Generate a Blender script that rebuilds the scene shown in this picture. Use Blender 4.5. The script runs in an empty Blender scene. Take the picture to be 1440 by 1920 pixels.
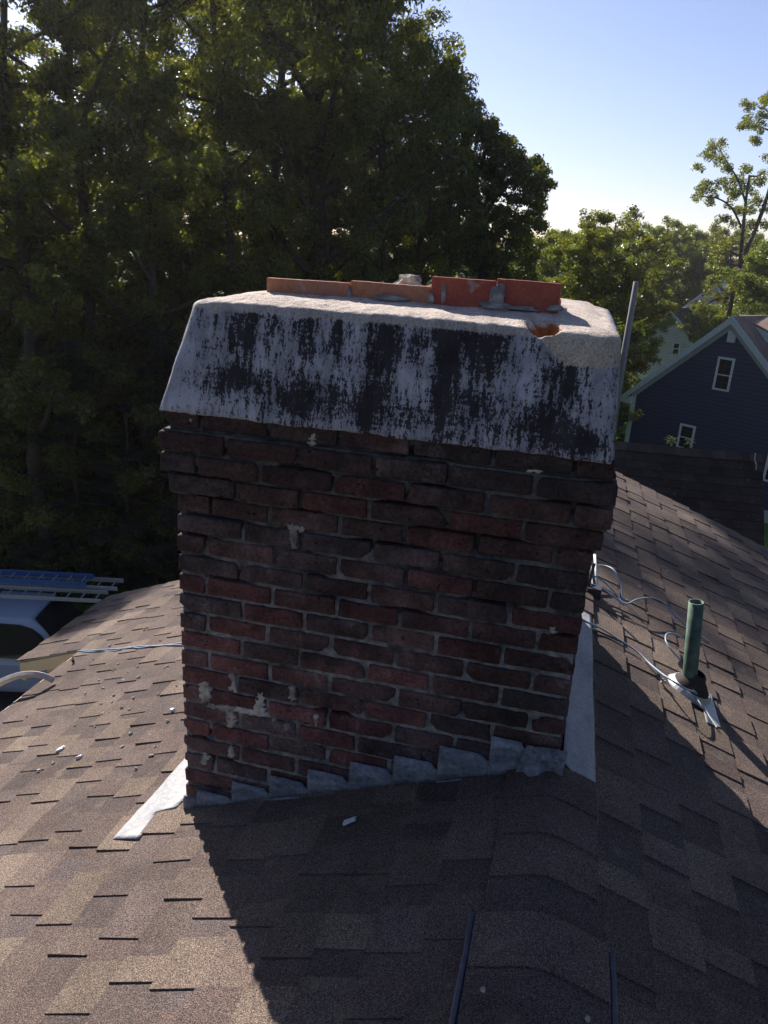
import bpy, bmesh, math, random
import numpy as np
from mathutils import Vector, Matrix, noise as mnoise
S = bpy.context.scene
COL = S.collection
rad = math.radians
# ------------------------------------------------------------------ camera
F_PX = 1448.87
CR = np.array([0.96844305, 0.24190981, 0.05998086]); CD = np.array([0.13460357, -0.30510752, -0.94275727]); CF = np.array([-0.20976162, 0.92108037, -0.32804118])
CP = np.array([1.13106958, -2.06286614, 0.491835056])
cam_d = bpy.data.cameras.new('camera'); cam = bpy.data.objects.new('camera', cam_d); COL.objects.link(cam)
cam_d.sensor_fit = 'VERTICAL'; cam_d.sensor_height = 24; cam_d.lens = 24 * F_PX / 1920
cam_d.clip_start = .05; cam_d.clip_end = 3000
cam.matrix_world = Matrix(((CR[0], -CD[0], -CF[0], CP[0]), (CR[1], -CD[1], -CF[1], CP[1]), (CR[2], -CD[2], -CF[2], CP[2]), (0, 0, 0, 1)))
S.camera = cam
# ------------------------------------------------------------------ sky, sun, exposure
SUN_EL, SUN_AZ = rad(33), math.atan2(-.615, .788)      # azimuth measured from +Y towards +X
SD = Vector((math.sin(SUN_AZ) * math.cos(SUN_EL), math.cos(SUN_AZ) * math.cos(SUN_EL), math.sin(SUN_EL)))
w = bpy.data.worlds.new('World'); S.world = w; w.use_nodes = True
nt = w.node_tree; nt.nodes.clear()
sky = nt.nodes.new('ShaderNodeTexSky'); sky.sky_type = 'NISHITA'; sky.sun_disc = False
sky.sun_elevation = SUN_EL; sky.sun_rotation = SUN_AZ % (2 * math.pi)
sky.air_density = 1.0; sky.dust_density = .35; sky.ozone_density = 2.0; sky.altitude = 50
bg = nt.nodes.new('ShaderNodeBackground'); bg.inputs[1].default_value = .063
wo = nt.nodes.new('ShaderNodeOutputWorld'); tn_ = nt.nodes.new('ShaderNodeMix'); tn_.data_type = 'RGBA'; tn_.blend_type = 'MULTIPLY'; tn_.inputs[0].default_value = 1; tn_.inputs[7].default_value = (1.06, .97, 1.12, 1); nt.links.new(sky.outputs[0], tn_.inputs[6]); nt.links.new(tn_.outputs[2], bg.inputs[0]); nt.links.new(bg.outputs[0], wo.inputs[0])
sun_d = bpy.data.lights.new('sun', 'SUN'); sun_d.energy = 5.0; sun_d.angle = rad(.5); sun_d.color = (1, .93, .86)
sun = bpy.data.objects.new('sun', sun_d); COL.objects.link(sun); sun.rotation_euler = (-SD).to_track_quat('-Z', 'Y').to_euler()
S.view_settings.view_transform = 'Standard'; S.view_settings.look = 'None'; S.view_settings.exposure = .95; S.view_settings.gamma = 1
S.render.engine = 'CYCLES'; S.cycles.max_bounces = 6; S.cycles.transparent_max_bounces = 6

# ------------------------------------------------------------------ helpers
def ray(x, y): return (x - 720) / F_PX * CR + (y - 960) / F_PX * CD + CF
def on(x, y, n, q):
    v = ray(x, y); n = np.array(n, float); t = ((np.array(q, float) - CP) @ n) / (v @ n); return Vector(CP + t * v)
def at(x, y, depth): return Vector(CP + depth * ray(x, y))      # photo direction at a real depth in metres
MS, XR, ZR = .385, 1.24, -.985                                    # roof pitch, ridge
def zl(X): return ZR - MS * (XR - X)
def zr(X): return ZR - MS * (X - XR)
def onL(x, y, h=0): return on(x, y, (-MS, 0, 1), (XR, 0, ZR + h))
def onR(x, y, h=0): return on(x, y, (MS, 0, 1), (XR, 0, ZR + h))
NL = Vector((-MS, 0, 1)).normalized(); NR = Vector((MS, 0, 1)).normalized()
GZ = -9.0

def tag(o, label=None, cat=None, group=None, kind=None):
    if label: o['label'] = label
    if cat: o['category'] = cat
    if group: o['group'] = group
    if kind: o['kind'] = kind
    return o
def empty(name, loc, label, cat, group=None, rz=0):
    o = bpy.data.objects.new(name, None); COL.objects.link(o); o.location = loc; o.rotation_euler.z = rz; o.empty_display_size = .1
    return tag(o, label, cat, group)

class MB:
    def __init__(s): s.v = []; s.f = []; s.c = []; s.cc = (1, 1, 1)
    def add(s, vs, fs, col=None):
        b = len(s.v); s.v += [tuple(v) for v in vs]; s.f += [tuple(i + b for i in f) for f in fs]; s.c += [col or s.cc] * len(fs); return s
    def box(s, x0, x1, y0, y1, z0, z1, col=None, M=None):
        vs = [Vector(p) for p in ((x0, y0, z0), (x1, y0, z0), (x1, y1, z0), (x0, y1, z0), (x0, y0, z1), (x1, y0, z1), (x1, y1, z1), (x0, y1, z1))]
        if M: vs = [M @ v for v in vs]
        return s.add(vs, [(3, 2, 1, 0), (4, 5, 6, 7), (0, 1, 5, 4), (1, 2, 6, 5), (2, 3, 7, 6), (3, 0, 4, 7)], col)
    def prism(s, poly, d, col=None):
        n = len(poly); d = Vector(d); a = [Vector(p) for p in poly]
        nm = sum(((a[i] - a[0]).cross(a[i + 1] - a[0]) for i in range(1, n - 1)), Vector())
        if nm.dot(d) < 0: a.reverse()
        return s.add(a + [p + d for p in a], [tuple(range(n - 1, -1, -1)), tuple(range(n, 2 * n))] + [(i, (i + 1) % n, n + (i + 1) % n, n + i) for i in range(n)], col)
    def bar(s, p, q, wd, ht, up=(0, 0, 1), col=None):
        p = Vector(p); q = Vector(q); d = (q - p).normalized(); u = Vector(up); sd = d.cross(u).normalized(); u = sd.cross(d)
        o = []
        for e in (p, q):
            for a, b in ((-1, -1), (1, -1), (1, 1), (-1, 1)): o.append(e + sd * (a * wd / 2) + u * (b * ht / 2))
        return s.add(o, [(0, 3, 2, 1), (4, 5, 6, 7), (0, 1, 5, 4), (1, 2, 6, 5), (2, 3, 7, 6), (3, 0, 4, 7)][:6], col)
    def tube(s, pts, r, n=8, cap=True, col=None):
        pts = [Vector(p) for p in pts]; rs = r if isinstance(r, (list, tuple)) else [r] * len(pts)
        ref = Vector((.3, .2, .93)); vs = []; prev = None
        for i, p in enumerate(pts):
            d = (pts[min(i + 1, len(pts) - 1)] - pts[max(i - 1, 0)]).normalized()
            a = (prev - d * prev.dot(d)).normalized() if prev and (prev - d * prev.dot(d)).length > 1e-4 else d.cross(ref if abs(d.dot(ref)) < .95 else Vector((1, 0, 0))).normalized()
            prev = a; b = d.cross(a)
            for k in range(n):
                t = 2 * math.pi * k / n; vs.append(p + (a * math.cos(t) + b * math.sin(t)) * rs[i])
        fs = [(i * n + k, i * n + (k + 1) % n, (i + 1) * n + (k + 1) % n, (i + 1) * n + k) for i in range(len(pts) - 1) for k in range(n)]
        if cap: fs += [tuple(range(n - 1, -1, -1)), tuple((len(pts) - 1) * n + k for k in range(n))]
        return s.add(vs, fs, col)
    def build(s, name, mat, parent=None, smooth=False, bevel=0, M=None):
        me = bpy.data.meshes.new(name); me.from_pydata(s.v, [], s.f); me.update()
        at_ = me.attributes.new('tint', 'FLOAT_COLOR', 'CORNER')
        arr = np.concatenate([np.tile(np.array([*c, 1], np.float32), (len(f), 1)) for c, f in zip(s.c, s.f)]) if s.f else np.zeros((0, 4), np.float32)
        at_.data.foreach_set('color', arr.ravel())
        if smooth: me.polygons.foreach_set('use_smooth', [True] * len(me.polygons))
        me.materials.append(mat)
        o = bpy.data.objects.new(name, me); COL.objects.link(o)
        if parent: o.parent = parent; o.matrix_parent_inverse = Matrix.Translation(-parent.location) if parent.type == 'EMPTY' and parent.rotation_euler.z == 0 and M is None else Matrix()
        if bevel:
            m = o.modifiers.new('bevel', 'BEVEL'); m.width = bevel; m.segments = 2; m.limit_method = 'ANGLE'
        return o

def newmat(name):
    m = bpy.data.materials.new(name); m.use_nodes = True; n = m.node_tree; n.nodes.clear()
    out = n.nodes.new('ShaderNodeOutputMaterial'); return m, n, out
class NB:
    """tiny node builder"""
    def __init__(s, name): s.m, s.t, s.out = newmat(name)
    def n(s, typ, **kw):
        nd = s.t.nodes.new(typ)
        for k, v in kw.items():
            if k == 'inp':
                for a, b in v.items():
                    if hasattr(b, 'is_output') or isinstance(b, bpy.types.NodeSocket): s.t.links.new(b, nd.inputs[a])
                    else: nd.inputs[a].default_value = b
            else: setattr(nd, k, v)
        return nd
    def co(s, scale=(1, 1, 1)):
        c = s.n('ShaderNodeTexCoord'); mp = s.n('ShaderNodeMapping', inp={'Vector': c.outputs['Object'], 'Scale': scale}); return mp.outputs[0]
    def noise(s, scale, det=3, rough=.55, vec=None, dist=0):
        return s.n('ShaderNodeTexNoise', inp={'Scale': scale, 'Detail': det, 'Roughness': rough, 'Distortion': dist, 'Vector': vec or s.co()}).outputs['Fac']
    def ramp(s, fac, stops, interp='LINEAR'):
        r = s.n('ShaderNodeValToRGB'); r.color_ramp.interpolation = interp; s.t.links.new(fac, r.inputs[0]); e = r.color_ramp.elements
        while len(e) < len(stops): e.new(.5)
        for el, (p, c) in zip(e, stops): el.position = p; el.color = (*(c if isinstance(c, tuple) else (c, c, c)), 1)
        return r.outputs[0]
    def mix(s, fac, a, b, mode='MIX'):
        x = s.n('ShaderNodeMix', data_type='RGBA', blend_type=mode)
        for i, v in ((0, fac), (6, a), (7, b)):
            if isinstance(v, bpy.types.NodeSocket): s.t.links.new(v, x.inputs[i])
            else: x.inputs[i].default_value = (*v, 1) if isinstance(v, tuple) and len(v) == 3 else v
        return x.outputs[2]
    def math(s, op, a, b=0, clamp=False):
        x = s.n('ShaderNodeMath', operation=op, use_clamp=clamp)
        for i, v in ((0, a), (1, b)):
            if isinstance(v, bpy.types.NodeSocket): s.t.links.new(v, x.inputs[i])
            else: x.inputs[i].default_value = v
        return x.outputs[0]
    def attr(s, name='tint', o='Color'): return s.n('ShaderNodeAttribute', attribute_name=name).outputs[o]
    def bsdf(s, col, rough=.9, bump=None, bd=.002, spec=.3, metal=0, bs=1.0):
        b = s.n('ShaderNodeBsdfPrincipled'); s.t.links.new(b.outputs[0], s.out.inputs[0])
        for k, v in (('Base Color', col), ('Roughness', rough), ('Specular IOR Level', spec), ('Metallic', metal)):
            if isinstance(v, bpy.types.NodeSocket): s.t.links.new(v, b.inputs[k])
            else: b.inputs[k].default_value = (*v, 1) if isinstance(v, tuple) else v
        if bump is not None:
            bn = s.n('ShaderNodeBump', inp={'Height': bump, 'Distance': bd, 'Strength': bs}); s.t.links.new(bn.outputs[0], b.inputs['Normal'])
        s.b = b; return s.m

def simple(name, col, rough=.7, var=.15, ns=20, bd=.001, spec=.3, metal=0):
    b = NB(name); n = b.noise(ns, 5, .6)
    lo = tuple(c * (1 - var) for c in col); hi = tuple(min(1, c * (1 + var)) for c in col)
    return b.bsdf(b.ramp(n, [(.3, lo), (.7, hi)]), rough, n, bd, spec, metal)

def m_shingle(name, gain=1.0):
    b = NB(name); t = b.attr()
    g = b.noise(330, 2, .6); g2 = b.noise(150, 3, .7)
    sp = b.ramp(g, [(.33, (.22, .21, .22)), (.5, (.92, .90, .88)), (.66, (2.35, 2.1, 1.8))])
    c = b.mix(1, t, sp, 'MULTIPLY')
    c = b.mix(1, c, b.ramp(g2, [(.3, .72), (.7, 1.3)]), 'MULTIPLY')
    big = b.ramp(b.noise(2.2, 5, .65), [(.3, .72), (.7, 1.3)])
    c = b.mix(1, c, big, 'MULTIPLY')
    dust = b.ramp(b.noise(11, 5, .65), [(.58, 0.0), (.72, .38)])
    c = b.mix(dust, c, (.27, .21, .155))
    return b.bsdf(c, .95, b.math('ADD', g, b.math('MULTIPLY', g2, .6)), .0032, .25)
def m_brick():
    b = NB('weathered_brick'); t = b.attr()
    n1 = b.noise(14, 6, .65); n2 = b.noise(90, 4, .7); n3 = b.noise(5, 5, .6)
    c = b.mix(1, t, b.ramp(n1, [(.3, .62), (.68, 1.35)]), 'MULTIPLY')
    c = b.mix(1, c, b.ramp(n2, [(.32, .6), (.6, 1.2)]), 'MULTIPLY')
    c = b.mix(b.ramp(n3, [(.56, 0.0), (.74, .4)]), c, (.062, .055, .053))                  # grey dirt film
    wh = b.math('MULTIPLY', b.ramp(b.noise(7, 6, .75), [(.57, 0.0), (.68, .75)]), b.ramp(n2, [(.45, .1), (.6, 1.0)]))
    c = b.mix(wh, c, (.30, .27, .27))                                                      # efflorescence
    zc_ = b.n('ShaderNodeSeparateXYZ', inp={0: b.co()}).outputs[2]; xc_ = b.n('ShaderNodeSeparateXYZ', inp={0: b.co()}).outputs[0]; sootn = b.math('ADD', b.math('ADD', b.noise(3.2, 5, .65), b.math('MULTIPLY', zc_, .14)), b.math('MULTIPLY', xc_, .05))
    c = b.mix(1, c, b.ramp(sootn, [(.30, 1.12), (.50, .46)]), 'MULTIPLY')
    pits = b.ramp(b.noise(60, 2, .5), [(.28, .25), (.36, 1.0)])
    c = b.mix(1, c, pits, 'MULTIPLY')
    h = b.math('ADD', b.math('MULTIPLY', n1, 1.2), n2)
    return b.bsdf(c, .9, h, .006, .2)
def m_mortar(name='old_mortar', base=(.33, .32, .31), lo=.45):
    b = NB(name); n1 = b.noise(40, 5, .7); n2 = b.noise(160, 3, .6); n3 = b.noise(6, 4, .6)
    c = b.mix(1, base, b.ramp(n1, [(.3, lo), (.65, 1.25)]), 'MULTIPLY')
    c = b.mix(1, c, b.ramp(n3, [(.36, .3), (.55, 1.05)]), 'MULTIPLY')
    if name == 'old_mortar':
        zz = b.n('ShaderNodeSeparateXYZ', inp={0: b.co()}).outputs[2]; c = b.mix(1, c, b.ramp(b.math('ADD', zz, 1.0), [(.35, 1.0), (.72, .42)]), 'MULTIPLY')
    return b.bsdf(c, .95, b.math('ADD', n1, n2), .005, .15)
def m_crown():
    b = NB('stucco_crown'); a = b.n('ShaderNodeSeparateColor', inp={0: b.attr()})
    st, sand, hole = a.outputs[0], a.outputs[1], a.outputs[2]
    # R = how stained, G = sandy top / patch, B = broken brick
    base = b.mix(b.ramp(b.noise(12, 5, .6), [(.3, 0.0), (.7, 1.0)]), (.36, .355, .43), (.56, .55, .62))
    v = b.noise(1, 5, .68, b.co((80, 80, 9))); v2 = b.noise(1, 4, .65, b.co((14, 14, 80)))
    hgrain = b.noise(1, 4, .7, b.co((210, 210, 110)))
    ex = lambda q, a_, b_: b.ramp(q, [(a_, 0.0), (b_, 1.0)])
    comb = b.math('ADD', b.math('MULTIPLY', ex(v, .34, .66), .44), b.math('ADD', b.math('MULTIPLY', ex(v2, .35, .65), .18), b.math('MULTIPLY', ex(hgrain, .34, .66), .42)))
    thr = b.math('ADD', st, b.math('MULTIPLY', b.math('SUBTRACT', comb, .5), 1.5))
    k = b.math('MULTIPLY', ex(thr, .46, .58), .96)
    base = b.mix(b.math('MULTIPLY', ex(b.math('ADD', st, b.math('MULTIPLY', b.math('SUBTRACT', ex(v, .3, .7), .5), .5)), .20, .75), .62), base, (.13, .125, .15))
    dark = b.mix(b.noise(25, 4), (.023, .020, .023), (.056, .050, .056))
    c = b.mix(k, base, dark)
    film = b.ramp(b.noise(1, 5, .7, b.co((16, 16, 7))), [(.35, .62), (.6, 1.12)])
    c = b.mix(1, c, film, 'MULTIPLY')
    sg = b.noise(170, 3, .7); sg2 = b.noise(17, 5, .65)
    sandc = b.mix(b.ramp(sg2, [(.3, 0.0), (.7, 1.0)]), (.42, .36, .31), (.64, .55, .47))
    sandc = b.mix(1, sandc, b.ramp(sg, [(.3, .6), (.62, 1.25)]), 'MULTIPLY')
    crk = b.n('ShaderNodeTexVoronoi', feature='DISTANCE_TO_EDGE', inp={'Scale': 2.6, 'Vector': b.n('ShaderNodeVectorMath', operation='ADD', inp={0: b.co(), 1: b.n('ShaderNodeTexNoise', inp={'Scale': 9.0, 'Detail': 5.0, 'Vector': b.co()}).outputs['Color']}).outputs[0]}).outputs['Distance']
    crack = b.mix(b.ramp(b.noise(3, 3, .5), [(.45, 1.0), (.55, 0.0)]), (1.0, 1.0, 1.0), b.ramp(crk, [(.004, .35), (.016, 1.0)]))
    sandc = b.mix(1, sandc, crack, 'MULTIPLY')
    c = b.mix(b.ramp(sand, [(.35, 0.0), (.65, 1.0)]), c, sandc)
    c = b.mix(b.ramp(hole, [(.4, 0.0), (.6, 1.0)]), c, b.mix(sg, (.20, .045, .012), (.62, .22, .07)))
    h = b.math('ADD', b.math('MULTIPLY', sg2, 1.4), b.math('MULTIPLY', sg, .6))
    return b.bsdf(c, .92, h, .006, .2)
def m_leaf(name, lo, hi, tr=.45):
    b = NB(name); t = b.attr()
    c = b.mix(b.math('MULTIPLY', b.n('ShaderNodeSeparateColor', inp={0: t}).outputs[0], 1.0), lo, hi)
    d = b.n('ShaderNodeBsdfDiffuse', inp={'Color': c}); tl = b.n('ShaderNodeBsdfTranslucent', inp={'Color': b.mix(1, c, (2.1, 1.9, .55), 'MULTIPLY')})
    g = b.n('ShaderNodeBsdfGlossy', inp={'Color': (.55, .58, .6, 1), 'Roughness': .33})
    mx = b.n('ShaderNodeMixShader', inp={0: tr, 1: d.outputs[0], 2: tl.outputs[0]})
    m2 = b.n('ShaderNodeMixShader', inp={0: .07, 1: mx.outputs[0], 2: g.outputs[0]})
    b.t.links.new(m2.outputs[0], b.out.inputs[0]); return b.m
M = {}
M['shingle'] = m_shingle('roof_shingles'); M['brick'] = m_brick(); M['mortar'] = m_mortar(); M['crown'] = m_crown()
M['smear'] = m_mortar('pale_mortar', (.64, .60, .52), .6)
M['bark'] = simple('tree_bark', (.075, .06, .05), .95, .4, 14, .01)
M['leaf_dark'] = m_leaf('dark_leaves', (.020, .030, .011), (.125, .145, .034), .55)
M['leaf_mid'] = m_leaf('green_leaves', (.032, .048, .014), (.150, .170, .038), .55)
M['leaf_light'] = m_leaf('light_leaves', (.07, .105, .025), (.14, .18, .045), .5)
M['leaf_sun_tint'] = m_leaf('sun_tinted_leaves', (.30, .36, .09), (.42, .46, .14), .4)  # sunlight on the shoots put into a brighter leaf colour
M['leaf_hem'] = m_leaf('hemlock_needles', (.016, .024, .016), (.050, .062, .040), .2)
M['trim'] = simple('white_trim_paint', (.52, .60, .62), .6, .08, 6, .0005)
M['cream'] = simple('cream_paint', (.56, .47, .35), .7, .1, 9, .0008)
M['white'] = simple('white_paint', (.66, .68, .70), .6, .06, 9, .0005)
M['pvc'] = simple('green_plastic', (.095, .15, .115), .6, .45, 22, .0008, .4)
M['rubber'] = simple('black_rubber', (.045, .038, .034), .8, .4, 40, .002)
M['alu'] = simple('dull_aluminium', (.42, .43, .44), .5, .18, 30, .0008, .5, .35)
M['cable'] = simple('grey_cable', (.22, .30, .40), .45, .15, 40, .0003, .5)  # blue-grey cast of the lens flare put into the base colour
M['fglass'] = simple('blue_fibreglass', (.045, .13, .33), .5, .15, 20, .0006)
M['steel'] = simple('dark_steel', (.03, .03, .035), .5, .3, 30, .0005, .5)
M['glass'] = NB('dark_glass').bsdf((.012, .014, .018), .12, None, 0, .28)
M['tyre'] = simple('tyre_rubber', (.03, .03, .03), .9, .3, 40, .001)
M['vanpaint'] = NB('pale_car_paint').bsdf((.34, .40, .50), .25, None, 0, .5)
M['weather_wood'] = simple('grey_weathered_wood', (.22, .21, .225), .9, .25, 18, .003)
M['debris'] = m_mortar('mortar_rubble', (.50, .46, .40), .6)
M['blueplastic'] = simple('blue_plastic', (.03, .12, .45), .5, .1, 10, .0004)
M['ridge'] = m_shingle('ridge_shingles')
def m_metal():
    b = NB('weathered_lead'); n = b.noise(1, 5, .65, b.co((14, 5, 14))); n2 = b.noise(60, 4, .6)
    c = b.ramp(n, [(.3, (.26, .27, .29)), (.5, (.36, .36, .37)), (.7, (.46, .45, .44))])
    c = b.mix(1, c, b.ramp(n2, [(.3, .85), (.7, 1.1)]), 'MULTIPLY')
    return b.bsdf(c, .62, b.math('ADD', n, n2), .004, .3, .0)
M['flash'] = m_metal()
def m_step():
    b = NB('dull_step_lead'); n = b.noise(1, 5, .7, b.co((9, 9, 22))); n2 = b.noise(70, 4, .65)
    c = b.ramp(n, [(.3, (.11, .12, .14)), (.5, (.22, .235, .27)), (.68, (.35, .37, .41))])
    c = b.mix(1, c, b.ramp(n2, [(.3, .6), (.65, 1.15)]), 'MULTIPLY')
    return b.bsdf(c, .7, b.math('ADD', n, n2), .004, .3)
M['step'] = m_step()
def m_tile(name, c0, c1):
    b = NB(name); n = b.noise(9, 5, .6); n2 = b.noise(80, 3, .6)
    c = b.mix(b.ramp(n, [(.35, 0.0), (.65, 1.0)]), c0, c1)
    c = b.mix(b.ramp(b.noise(13, 5, .7), [(.60, 0.0), (.66, .75)]), c, (.42, .36, .33))
    return b.bsdf(b.mix(1, c, b.ramp(n2, [(.3, .8), (.7, 1.1)]), 'MULTIPLY'), .85, n2, .002, .25)
M['clay_red'] = m_tile('red_clay', (.36, .085, .06), (.44, .12, .085)); M['clay_orange'] = m_tile('orange_clay', (.50, .22, .12), (.42, .20, .14))
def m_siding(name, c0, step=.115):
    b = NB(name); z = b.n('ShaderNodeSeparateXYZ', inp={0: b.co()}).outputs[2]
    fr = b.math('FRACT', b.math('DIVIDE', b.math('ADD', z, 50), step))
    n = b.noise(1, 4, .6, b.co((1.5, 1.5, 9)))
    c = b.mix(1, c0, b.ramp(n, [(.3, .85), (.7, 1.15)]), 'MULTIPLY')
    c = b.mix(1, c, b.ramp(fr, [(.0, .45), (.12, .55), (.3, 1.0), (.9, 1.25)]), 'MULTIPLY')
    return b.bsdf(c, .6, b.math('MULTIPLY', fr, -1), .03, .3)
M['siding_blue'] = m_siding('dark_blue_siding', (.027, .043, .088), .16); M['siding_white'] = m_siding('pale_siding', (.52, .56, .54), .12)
def m_ground():
    b = NB('ground_cover'); n = b.noise(.09, 5, .6); n2 = b.noise(6, 6, .7); 
    c = b.mix(b.ramp(n, [(.40, 0.0), (.52, 1.0)]), (.045, .036, .022), (.10, .19, .028))
    return b.bsdf(b.mix(1, c, b.ramp(n2, [(.3, .5), (.7, 1.35)]), 'MULTIPLY'), .95, n2, .05, .1)
M['ground'] = m_ground()
M['asphalt'] = simple('driveway_asphalt', (.055, .055, .06), .9, .3, 8, .01)

rng = random.Random(7); nr = np.random.default_rng(11)
def nz(x, y, z, s=1.0): return mnoise.noise(Vector((x * s, y * s, z * s)))

# ------------------------------------------------------------------ ground
g = MB(); g.add([(-900, -900, GZ), (900, -900, GZ), (900, 1500, GZ), (-900, 1500, GZ)], [(0, 1, 2, 3)])
tag(g.build('ground', M['ground']), kind='structure')
g = MB(); g.add([(-16, -8, GZ + .004), (-3.4, -8, GZ + .004), (-3.4, 12.6, GZ + .004), (-16, 12.6, GZ + .004)], [(0, 1, 2, 3)])
tag(g.build('driveway', M['asphalt']), kind='structure')

# ------------------------------------------------------------------ our house: shingled roof
house = empty('house', (0, 0, GZ), 'brown shingled roof around the brick chimney, with ridge vent and cream eaves', 'house')
TINTS = [(.113, .087, .081), (.132, .104, .093), (.090, .073, .071), (.116, .093, .089), (.156, .126, .106), (.098, .081, .081), (.108, .086, .080)]
def shingle_side(sign, x_far, yrange, courses, mb, r, expo=.143):
    """courses parallel to the ridge; d = slope distance from ridge"""
    cosp = 1 / math.hypot(1, MS)
    nrm = NL if sign < 0 else NR
    def P(d, y, h):
        X = XR + sign * d * cosp; Z = ZR - MS * d * cosp
        return Vector((X, y, Z)) + nrm * h
    for k in range(courses):
        d0 = k * expo - .012; d1 = (k + 1) * expo
        X = XR + sign * d1 * cosp
        y0, y1 = yrange(X)
        t = .0045 if sign < 0 else .0065
        base = TINTS[r.randrange(len(TINTS))]
        # base layer, cut in random lengths so that its colour changes
        y = y0 + r.uniform(-.3, 0)
        segs = []
        while y < y1:
            L = r.uniform(.12, .42); a = max(y, y0); b_ = min(y + L, y1)
            if b_ - a > .004: segs.append((a, b_))
            y += L
        dj = 0
        for (a, b_) in segs:
            c = TINTS[r.choice((0, 1, 2, 3, 5, 6, 0, 2))]; f = r.uniform(.85, 1.1); c = tuple(q * f for q in c)
            jt = r.uniform(-.002, .002)
            vs = [P(d0, a, -.001), P(d0, b_, -.001), P(d1 + jt, b_, t), P(d1 + jt, a, t), P(d1 + jt, b_, -.002), P(d1 + jt, a, -.002)]
            fs = [(0, 3, 2, 1), (3, 5, 4, 2)] if sign < 0 else [(0, 1, 2, 3), (3, 2, 4, 5)]
            mb.add(vs, fs, c)
        # laminated tabs, thicker
        y = y0 + r.uniform(0, .3)
        while y < y1 - .1:
            L = r.uniform(.07, .22); gap = r.uniform(.05, .20); a, b_ = y, min(y + L, y1 - .005)
            c = TINTS[r.choice((1, 3, 4, 0, 4, 6, 1))]; f = r.uniform(.88, 1.12); c = tuple(q * f for q in c)
            hh = t + r.uniform(.0028, .0055); cur = r.uniform(0, .0035) if r.random() < .4 else 0
            if b_ - a > .03:
                sk = r.uniform(-.006, .006)
                e0, e1 = -.0005, hh + cur
                vs = [P(d0 + .004, a, e0 + .004), P(d0 + .004, b_, e0 + .004), P(d1 + .002, b_ + sk, e1), P(d1 + .002, a + sk, e1), P(d0, a, -.003), P(d0, b_, -.003), P(d1 + .002, b_ + sk, t - .002), P(d1 + .002, a + sk, t - .002)]
                fs = [(0, 1, 2, 3), (0, 3, 7, 4), (1, 5, 6, 2), (3, 2, 6, 7)]
                if sign < 0: fs = [tuple(reversed(q)) for q in fs]
                mb.add(vs, fs, c)
            y += L + gap
def yl(X):
    e = 2.93 if X < -.6 else 2.93 + (X + .6) / 1.84 * 1.24
    return (-4.6 if X > -1.75 else 1.83, e)
mb = MB(); shingle_side(-1, 0, yl, 26, mb, random.Random(3)); roofL = mb.build('roof_slope', M['shingle'], house)
tag(roofL, 'sunlit left slope of brown architectural shingles')
mb = MB(); shingle_side(1, 0, lambda X: (-4.6, 4.17), 24, mb, random.Random(5)); roofR = mb.build('roof_slope', M['shingle'], house)
tag(roofR, 'right slope of brown shingles, lit near the vent pipe and shaded beyond')
# decking under the shingles
cx = 3.4
mb = MB()
def deck(poly, th=.03): mb.prism([Vector((x, y, (zl(x) if x <= XR else zr(x)) - .005)) for x, y in poly], (0, 0, -th), (.3, .25, .2))
deck([(-1.70, -4.6), (XR, -4.6), (XR, 4.15), (-.6, 2.90), (-1.70, 2.90)]); deck([(-2.18, 1.84), (-1.702, 1.84), (-1.702, 2.90), (-2.18, 2.90)]); deck([(XR + .001, -4.6), (4.40, -4.6), (4.40, 4.15), (XR + .001, 4.15)])
mb.build('roof_decking', M['cream'], house)
mb = MB()   # eave boards and cream gable end of the jog
mb.box(-1.72, -1.69, -4.6, 1.82, zl(-1.7) - .17, zl(-1.7) - .012)
mb.build('fascia_board', M['cream'], house); mb = MB()
mb.box(-2.2, -2.17, 1.83, 2.91, zl(-2.18) - .15, zl(-2.18) - .010)
mb.build('fascia_board', M['cream'], house); mb = MB()
mb.box(4.38, 4.41, -4.6, 4.16, zr(4.4) - .17, zr(4.4) - .012)
mb.build('fascia_board', M['cream'], house); mb = MB()
mb.prism([(-2.2, 1.845, zl(-2.2) - .015), (-1.60, 1.845, zl(-1.60) - .015), (-1.60, 1.845, zl(-1.60) - .10), (-2.2, 1.845, zl(-2.2) - .10)], (0, -.022, 0))
mb.build('rake_board', M['cream'], house); mb = MB()
mb.prism([(XR, 4.15, ZR - .012), (4.40, 4.15, zr(4.40) - .012), (4.40, 4.15, zr(4.40) - .16), (XR, 4.15, ZR - .16)], (0, .022, 0))
mb.build('rake_board', M['cream'], house)
mb = MB()
mb.prism([(-2.05, 1.90, zl(-2.05) - .04), (-1.3, 1.90, zl(-1.3) - .04), (-1.3, 1.90, GZ), (-2.05, 1.90, GZ)], (0, .9, 0))
mb.box(-1.45, 4.15, -4.4, 1.80, GZ, -2.16)
mb.box(-1.25, 4.15, 1.80, 2.86, GZ, -2.16); mb.box(.2, 4.15, 2.86, 4.0, GZ, -2.16)
mb.prism([(-1.45, -4.4, -2.15), (4.15, -4.4, -2.15), (XR, -4.4, ZR - .05)], (0, .05, 0))
mb.build('wall', M['cream'], house)
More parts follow.
